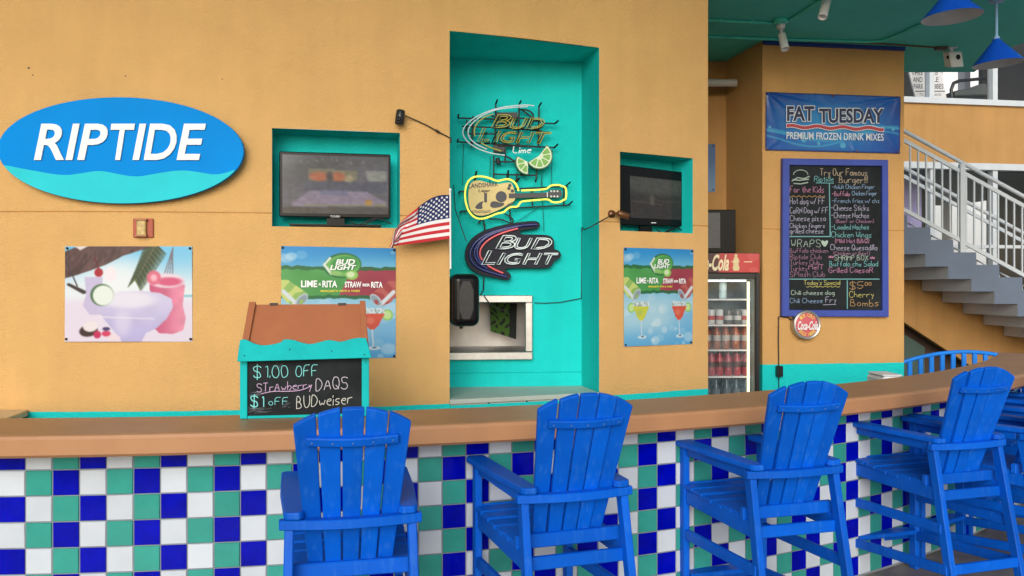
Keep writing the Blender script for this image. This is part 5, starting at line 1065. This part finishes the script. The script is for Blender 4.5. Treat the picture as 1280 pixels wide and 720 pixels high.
kinds = {'p': bottle('soda_can', 'pink can on the second shelf of the fridge', (.62, .22, .26), ('can_white', (.7, .7, .7)), True), 'w': bottle('soda_can', 'silver white can on the second shelf of the fridge', (.6, .62, .62), ('can_red', (.45, .05, .05)), True), 'k': bottle('soda_can', 'dark can on the second shelf of the fridge', (.10, .09, .09), ('can_grey', (.5, .5, .5)), True),
 'o': bottle('soda_bottle', 'orange red capped bottle on the third shelf of the fridge', (.30, .07, .02), ('cap_red', (.62, .07, .03), 'wrap_silver', (.45, .42, .40))), 'b': bottle('soda_bottle', 'blue drink bottle on the fourth shelf of the fridge', (.02, .14, .30), ('cap_dark', (.03, .03, .04), 'wrap_dark', (.03, .06, .12))), 'r': bottle('soda_bottle', 'red drink bottle on the fourth shelf of the fridge', (.36, .03, .05), ('cap_dark', (.03, .03, .04), 'wrap_black', (.08, .02, .02))),
 'd': bottle('soda_bottle', 'dark drink bottle on the lowest visible fridge shelf', (.03, .06, .09), ('cap_dark', (.03, .03, .04), 'wrap_slate', (.09, .12, .15))), 'c': bottle('water_bottle', 'pale water bottle on the top shelf of the fridge', (.55, .72, .72), ('cap_white', (.75, .78, .78), 'wrap_pale', (.62, .76, .78)))}
used = set()
rows = [(0, 'c c c  '), (1, 'ppwpwwkkw'), (2, 'oooooooo'), (3, 'bbbrrrrrr'), (4, 'dddddddd')]
for ri, s_ in rows:
    z = SH.px(920, SV[ri])[1] + .001
    n_ = len(s_)
    for dep in ((-.17,) if ri == 0 else (-.17, -.26)):
        for k, c_ in enumerate(s_):
            if c_ == ' ': continue
            x = -fw + .085 + (fw - .145) * k / (n_ - 1) + rnd.uniform(-.004, .004)
            if x < fx(878): continue
            p = FG(x, 0, dep); p.z = z
            o = kinds[c_] if c_ not in used else copy_tree(kinds[c_]); used.add(c_)
            o.location = p; o.rotation_euler.z = rnd.uniform(0, 6)
bx_ = thing('black_box', 'black box speaker resting on top of the drinks fridge', 'speaker', FG(-.3, fz(316), -.2))
m = MB(); BXF = Plane(FG(0, 0, -.12), FG.r); P = rect(BXF, 850, 262, 919.8, 316); zb = FG.px(930, 316)[1] + .003
P = [(x, max(y, zb)) for x, y in P]; m.prism(BXF, P, -.3, 0); m.build('cabinet', M['blackgloss'], bx_, bevel=.006)
m = MB(); P = rect(BXF, 853, 266, 900, 310); m.prism(BXF, P, 0.0005, .004); m.build('grille', mat('box_grille', (.05, .05, .055), .3, var=.2, scale=40), bx_)
pp = thing('duct_pipe', 'grey white pipe sticking out across the shaded back wall', 'pipe', at_depth(905, 105, 7.3))
m = MB(); a, b = at_depth(850, 103, 7.3), at_depth(920.5, 104, 7.3); m.tube([a, b], .033, 14); m.build('pipe', mat('grey_pipe', (.42, .42, .40), .5), pp)
m = MB(); a, b = at_depth(850, 110, 7.34), at_depth(912, 110, 7.34); m.tube([a, b], .008, 8); m.build('lower_rod', M['bronze'], pp)
ps = thing('blue_poster', 'narrow blue poster on the shaded back wall above the fridge', 'poster', at_depth(890, 235, 7.5))
BW = Plane((0, 7.536, 0), (1, 0, 0))
paint(BW, ((850, 180), (894, 180), (894, 240), (850, 240)), 20, 30, lambda a, b: mix(C3(70, 110, 160, a), C3(110, 150, 190, a), sstep(b, .2, .9)), 'print', M['print'], ps, .004); pins(BW, ((891.5, 182), (891.5, 237)), ps, .004)

# ================================================================== CEILING FITTINGS
def cz(u, v, z=CEIL - .012): return at_z(u, v, z)
cd = thing('conduit', 'green painted conduit run with round junction box on the green ceiling', 'conduit', cz(975, 29))
m = MB(); m.tube([cz(850, 23.5), cz(966, 29)], .011, 8); m.tube([cz(984, 27), cz(1010, 11), cz(1034, -6)], .011, 8); m.build('pipe', M['conduit'], cd)
m = MB(); q = cz(976, 29, CEIL - .03); m.lathe(q, (0, 0, 1), [(0, 0), (.05, 0), (.055, .008), (.055, .035), (0, .035)], 8); m.build('junction_box', M['conduit'], cd)
m = MB()
for u, v in ((900, 25.9), (940, 27.8), (1000, 17.5)): q = cz(u, v); m.lathe(q - Vector((0, 0, .012)), (0, 0, 1), [(0.016, 0), (.016, .03)], 8)
m.build('clip', M['conduit'], cd)
cd2 = thing('conduit', 'long bent green conduit crossing the ceiling behind the hanging blue lamps', 'conduit', cz(1100, 52))
m = MB(); m.tube([cz(850, 44.5), cz(975, 49.3), cz(1085, 52.2), cz(1100, 51.5), cz(1112, 48), cz(1135, 38), cz(1180, 18), cz(1240, -10)], .012, 8); m.build('pipe', M['conduit'], cd2)
m = MB(); m.tube([cz(1010, 51.5, CEIL - .006), cz(1100, 54.5, CEIL - .006), cz(1172, 59.5, CEIL - .006)], .007, 6); m.build('wire', M['bronze'], cd2)
def spot(label, u, v0, p0, p1, r_, uv0):
    t = thing('ceiling_spotlight', label, 'spotlight', cz(*uv0, CEIL), 'white ceiling spotlights'); a, b = p0, p1; ax = b - a; L = ax.length
    m = MB(); m.lathe(a, ax, [(0, 0), (r_ * .8, .004), (r_ * .95, .02), (r_, L - .01), (r_, L), (r_ * .85, L), (r_ * .8, L - .03), (0, L - .03)], 18); m.build('housing', M['white'], t)
    q = cz(*uv0, CEIL - .03); m = MB(); m.tube([q, q.lerp(a, .6) + Vector((0, 0, -.005)), a + ax * .12], .012, 8); m.lathe(q + Vector((0, 0, -.03)), (0, 0, 1), [(0, 0), (.028, 0), (.032, .02), (.032, .03), (0, .03)], 14); m.build('arm', M['white'], t)
spot('white ceiling spotlight hanging from the round junction box', 978, 30, at_depth(976.5, 41, 6.45), at_depth(981.5, 61.5, 6.40), .031, (976, 31))
spot('white ceiling spotlight at the top edge of the picture', 1031, 0, at_depth(1035, -6, 5.90), at_depth(1028, 21.5, 5.82), .031, (1034, -8))
el = thing('emergency_light', 'white twin eyed emergency light fixed under the green ceiling edge', 'emergency light', cz(1190, 57, CEIL))
c_ = at_depth(1191.5, 74, 7.15); m = MB(); m.obox(c_, (Vector((.062, .02, .008)), Vector((-.012, .04, .012)), Vector((-.014, -.01, .062)))); m.build('body', M['white'], el, bevel=.008)
m = MB(); nn = Vector((.25, -1, -.25)).normalized()
for u, v in ((1187, 71), (1197, 71.5)): p = at_depth(u, v, 7.115); m.lathe(p, nn, [(.020, -.01), (.022, .006), (.016, .009), (0, .004)], 16)
m.build('lens', M['blackgloss'], el)
m = MB(); q = at_depth(1188.5, 58.5, 7.12); m.box((q.x - .05, q.y - .03, q.z - .012), (q.x + .05, q.y + .03, CEIL - .002)); m.tube([q, at_depth(1189.5, 66, 7.13)], .016, 10); m.build('mount', M['white'], el)
m = MB(); q = at_depth(1177, 59.5, 7.1); m.box((q.x - .05, q.y - .03, q.z - .02), (q.x + .04, q.y + .03, q.z + .018)); m.build('junction_box', flat('brown_box', (.08, .06, .05)), el, bevel=.004)
def pendant(label, c, rr, zr_, za, tilt, ln):
    t = thing('pendant_lamp', label, 'pendant lamp', (c[0], c[1], zr_), 'blue cone pendant lamps')
    ax = Vector((tilt[0], tilt[1], 1)).normalized(); o = Vector((c[0], c[1], zr_)); H = za - zr_
    m = MB(); m.lathe(o, ax, [(rr, 0), (rr * .985, .006), (.028, H - .012), (.024, H), (0, H + .004)], 40); m.build('shade', M['bluelamp'], t)
    m = MB(); m.lathe(o, ax, [(rr * .995, .0), (rr * .96, .005), (.02, H - .02), (0, H - .02)], 40); m.lathe(o, ax, [(0, H * .35), (.022, H * .38), (.03, H * .5), (.018, H * .75), (.014, H - .02)], 14); m.build('lining', M['lampin'], t)
    a = o + ax * H; m = MB(); m.lathe(a - Vector((0, 0, .004)), (0, 0, 1), [(.022, 0), (.018, .02), (.009, .028), (.009, CEIL - a.z)], 12); m.lathe((a.x, a.y, CEIL - .03), (0, 0, 1), [(.05, 0.02), (.045, 0), (0, 0)], 16); m.build('rod', flat('pale_blue_rod', (.22, .36, .55), .4), t)
p = at_depth(1247.5, 80, 5.9); pendant('blue cone pendant lamp on a pale rod at the far right', (p.x, p.y), .163, p.z, at_depth(1248, 49, 5.9).z, (-.07, -.02), 1)
p = at_depth(1190, 21.5, 5.3); pendant('blue cone pendant lamp nearer the spotlights, cut by the top edge', (p.x, p.y), .176, p.z, p.z + .172, (-.05, 0), 1)

# ================================================================== BAR CHAIRS
def chair_proto(label):
    t = thing('bar_chair', label, 'chair', (0, 0, 0), 'blue slatted chairs along the bar'); ax = R(20); BL_ = M['blue']; bv = .004
    for s in (-1, 1):
        m = MB(); m.bar((s * .222, .285, 0), (s * .222, .285, .872), (0, 1, 0), .052, .032); m.build('leg', BL_, t, bevel=bv)
    for s in (-1, 1):
        m = MB(); m.bar((s * .226, -.475, 0), (s * .212, -.30, .850), (0, 1, 0), .052, .032); m.build('leg', BL_, t, bevel=bv)
    ry = lambda z: -.475 + .175 * z / .85
    for s in (-1, 1):   # arms
        pl = [(-.042, .345), (.032, .35), (.046, .33), (.044, -.02), (.028, -.33), (.016, -.348), (-.026, -.352), (-.040, -.335), (-.043, -.1), (-.044, .32)]
        pts = [(s * (.222 - .006) + s * x * 1.0 + (-s * .014 * max(0, (.3 - y)) / .65), y) for x, y in pl]
        m = MB(); m.prism(Plane((0, 0, .874), (1, 0, 0), (0, 1, 0)), pts, 0, .027); m.build('armrest', BL_, t, bevel=.006, seg=2)
        m = MB(); m.bar((s * .216, .255, .855), (s * .212, -.27, .855), (0, 0, 1), .05, .022); m.build('arm_brace', BL_, t, bevel=bv)
        m = MB(); m.bar((s * .218, .265, .625), (s * .216, ry(.62) + .02, .615), (0, 0, 1), .07, .022); m.build('seat_apron', BL_, t, bevel=bv)
        m = MB(); m.bar((s * .222, .265, .435), (s * .226, ry(.45), .45), (0, 0, 1), .05, .026); m.build('stretcher', BL_, t, bevel=bv)
        m = MB(); m.bar((s * .222, .265, .20), (s * .230, ry(.25), .25), (0, 0, 1), .05, .026); m.build('stretcher', BL_, t, bevel=bv)
    m = MB(); m.bar((-.22, ry(.62) + .028, .60), (.22, ry(.62) + .028, .60), (0, 0, 1), .052, .024); m.build('stretcher', BL_, t, bevel=bv)
    m = MB(); m.bar((-.225, ry(.26) - .005, .255), (.225, ry(.26) - .005, .255), (0, 0, 1), .05, .026); m.build('stretcher', BL_, t, bevel=bv)
    m = MB(); m.bar((-.205, .285, .225), (.205, .285, .225), (0, 1, 0), .085, .026); m.bar((-.24, .327, .195), (.24, .327, .195), (0, 0, 1), .05, .02); m.build('footrest', BL_, t, bevel=bv)
    m = MB()
    for k in range(7):
        y = .312 - .087 * k; z = .672 - .004 * k + .006 * math.sin(k * 1.3); w_ = .238 - .002 * k
        m.obox((0, y, z), ((w_ - (.03 if k == 0 else 0), 0, 0), (0, .0415, .002 if k else -.012), (0, 0, .0115)))
    m.build('seat', BL_, t, bevel=.005)
    m = MB(); m.bar((-.232, -.262, .672), (.232, -.262, .672), (0, 0, 1), .055, .03); m.build('back_rail', BL_, t, bevel=bv)
    # cross rail, bowed to the back
    out = [(-.246 + .492 * i / 16, -.333 - .036 * math.sin(math.pi * i / 16)) for i in range(17)]; inn = [(-.246 + .492 * i / 16, -.300 - .020 * math.sin(math.pi * i / 16)) for i in range(17)]
    m = MB(); m.prism(Plane((0, 0, .838), (1, 0, 0), (0, 1, 0)), out + inn[::-1], 0, .034)
    cr = m.build('cross_rail', BL_, t, bevel=.003)
    m = MB()
    for s in (-1, 1):
        for k in (0, 1): m.lathe((s * (.222 - .024 * k), -.3365 - .0045 * k, .855), (0, -1, 0), [(.0055, 0), (.0055, .0012), (0, .0012)], 8)
    m.build('screws', M['wire'], cr)
    # fan of five back slats
    B0 = Vector((0, -.235, .655)); BF = Plane(B0, (1, 0, 0), (0, -math.sin(ax), math.cos(ax)))   # BF.n looks to the rear
    Lb = .655; lw, tw = .150, .200
    zc = lambda x: Lb - .070 * (abs(x) / tw) ** 2.0
    for i in range(5):
        a0, a1 = -1 + .4 * i, -1 + .4 * (i + 1); g_ = .0032
        tops = [(tw * (a0 + (a1 - a0) * k / 6)) for k in range(7)]; tops = [tops[0] + g_] + tops[1:-1] + [tops[-1] - g_]
        pts = [(lw * a0 + g_, 0), (lw * a1 - g_, 0)] + [(x, zc(x)) for x in tops[::-1]]
        xm = (a0 + a1) / 2; bow = -.024 * xm * xm
        m = MB(); m.prism(BF, pts, bow - .011, bow + .011); m.build('back_slat', BL_, t, bevel=.004, seg=2)
    m = MB(); zt_ = .535; o2 = [(-.155 + .31 * i / 12, .014 + .016 * math.sin(math.pi * i / 12)) for i in range(13)]; i2 = [(x, -.016 - .0 * y) for x, y in o2]
    TF = Plane(BF(0, zt_, 0), (1, 0, 0), -BF.n); 
    m = MB(); P = [BF(x, zt_ + dz, d) for dz in (-.016, .016) for x, d in ([(x, d) for x, d in o2] + [(x, -.002 - .022 * (x / .2) ** 2) for x, d in o2[::-1]])]; n_ = 26
    m.add(P, [tuple(range(n_))[::-1], tuple(range(n_, 2 * n_))] + [(i, (i + 1) % n_, n_ + (i + 1) % n_, n_ + i) for i in range(n_)]); bt_ = m.build('back_batten', BL_, t, bevel=.004)
    m = MB()
    for i in range(5):
        x = -.135 + .0675 * i; d = .014 + .016 * math.sin(math.pi * (x + .155) / .31); m.lathe(BF(x, zt_ - .002, d + .0002), BF.n, [(.004, 0), (.004, .001), (0, .001)], 8)
    m.build('screws', flat('screw_grey', (.06, .14, .36), .4), bt_)
    return t
spots = [(-.562, 3.00, 13, 'blue slatted bar chair nearest the little hut, seen squarely from behind'), (.25, 3.38, 19, 'blue slatted bar chair in front of the teal niche and service hatch'), (1.255, 3.80, 16.5, 'blue slatted bar chair in front of the drinks fridge'), (2.375, 4.46, 18, 'blue slatted bar chair below the stairs, with its whole back in view'),
 (2.99, 4.80, 33, 'blue slatted bar chair at the right edge, arm showing behind the fourth chair'), (3.62, 5.42, 40, 'blue slatted bar chair at the far right, mostly hidden behind nearer chairs'), (4.22, 6.10, 47, 'farthest blue slatted bar chair along the bar, only arm and legs showing')]
proto = None
for x, y, a, lab in spots:
    if proto is None: proto = chair_proto(lab); o = proto
    else: o = copy_tree(proto); o['label'] = lab
    f_ = Vector((-math.sin(R(a)), math.cos(R(a)), 0)); o.location = Vector((x, y, 0)) + f_ * .32; o.rotation_euler.z = R(a)

# slatted love seat beyond the bar
bq = Vector((4.55, 8.62, 0)); sb = thing('slatted_bench', 'light blue slatted bench back with arched top rail beyond the bar', 'bench', bq); hw = .70
SBF = Plane(bq, (1, .05, 0)); arch = lambda x: .90 + .127 * (1 - (x / hw) ** 2)
m = MB(); m.tube([SBF(x, arch(x), 0) for x in np.linspace(-hw, hw, 25)], .020, 8); m.build('top_rail', M['blue2'], sb)
for k in range(13):
    x = -hw + .03 + (2 * hw - .06) * k / 12; m = MB(); m.prism(SBF, [(x - .022, .44), (x + .022, .44), (x + .022, arch(x)), (x - .022, arch(x))], -.012, .012); m.build('slat', M['blue2'], sb, bevel=.003)
m = MB(); m.prism(SBF, [(-hw, .40), (hw, .40), (hw, .44), (-hw, .44)], -.5, .02); m.build('seat', M['blue2'], sb, bevel=.004)
for x in (-hw + .03, hw - .03):
    for d in (-.47, 0): m = MB(); m.bar(SBF(x, 0, d), SBF(x, .40, d), (1, 0, 0), .05, .05); m.build('leg', M['blue2'], sb, bevel=.003)
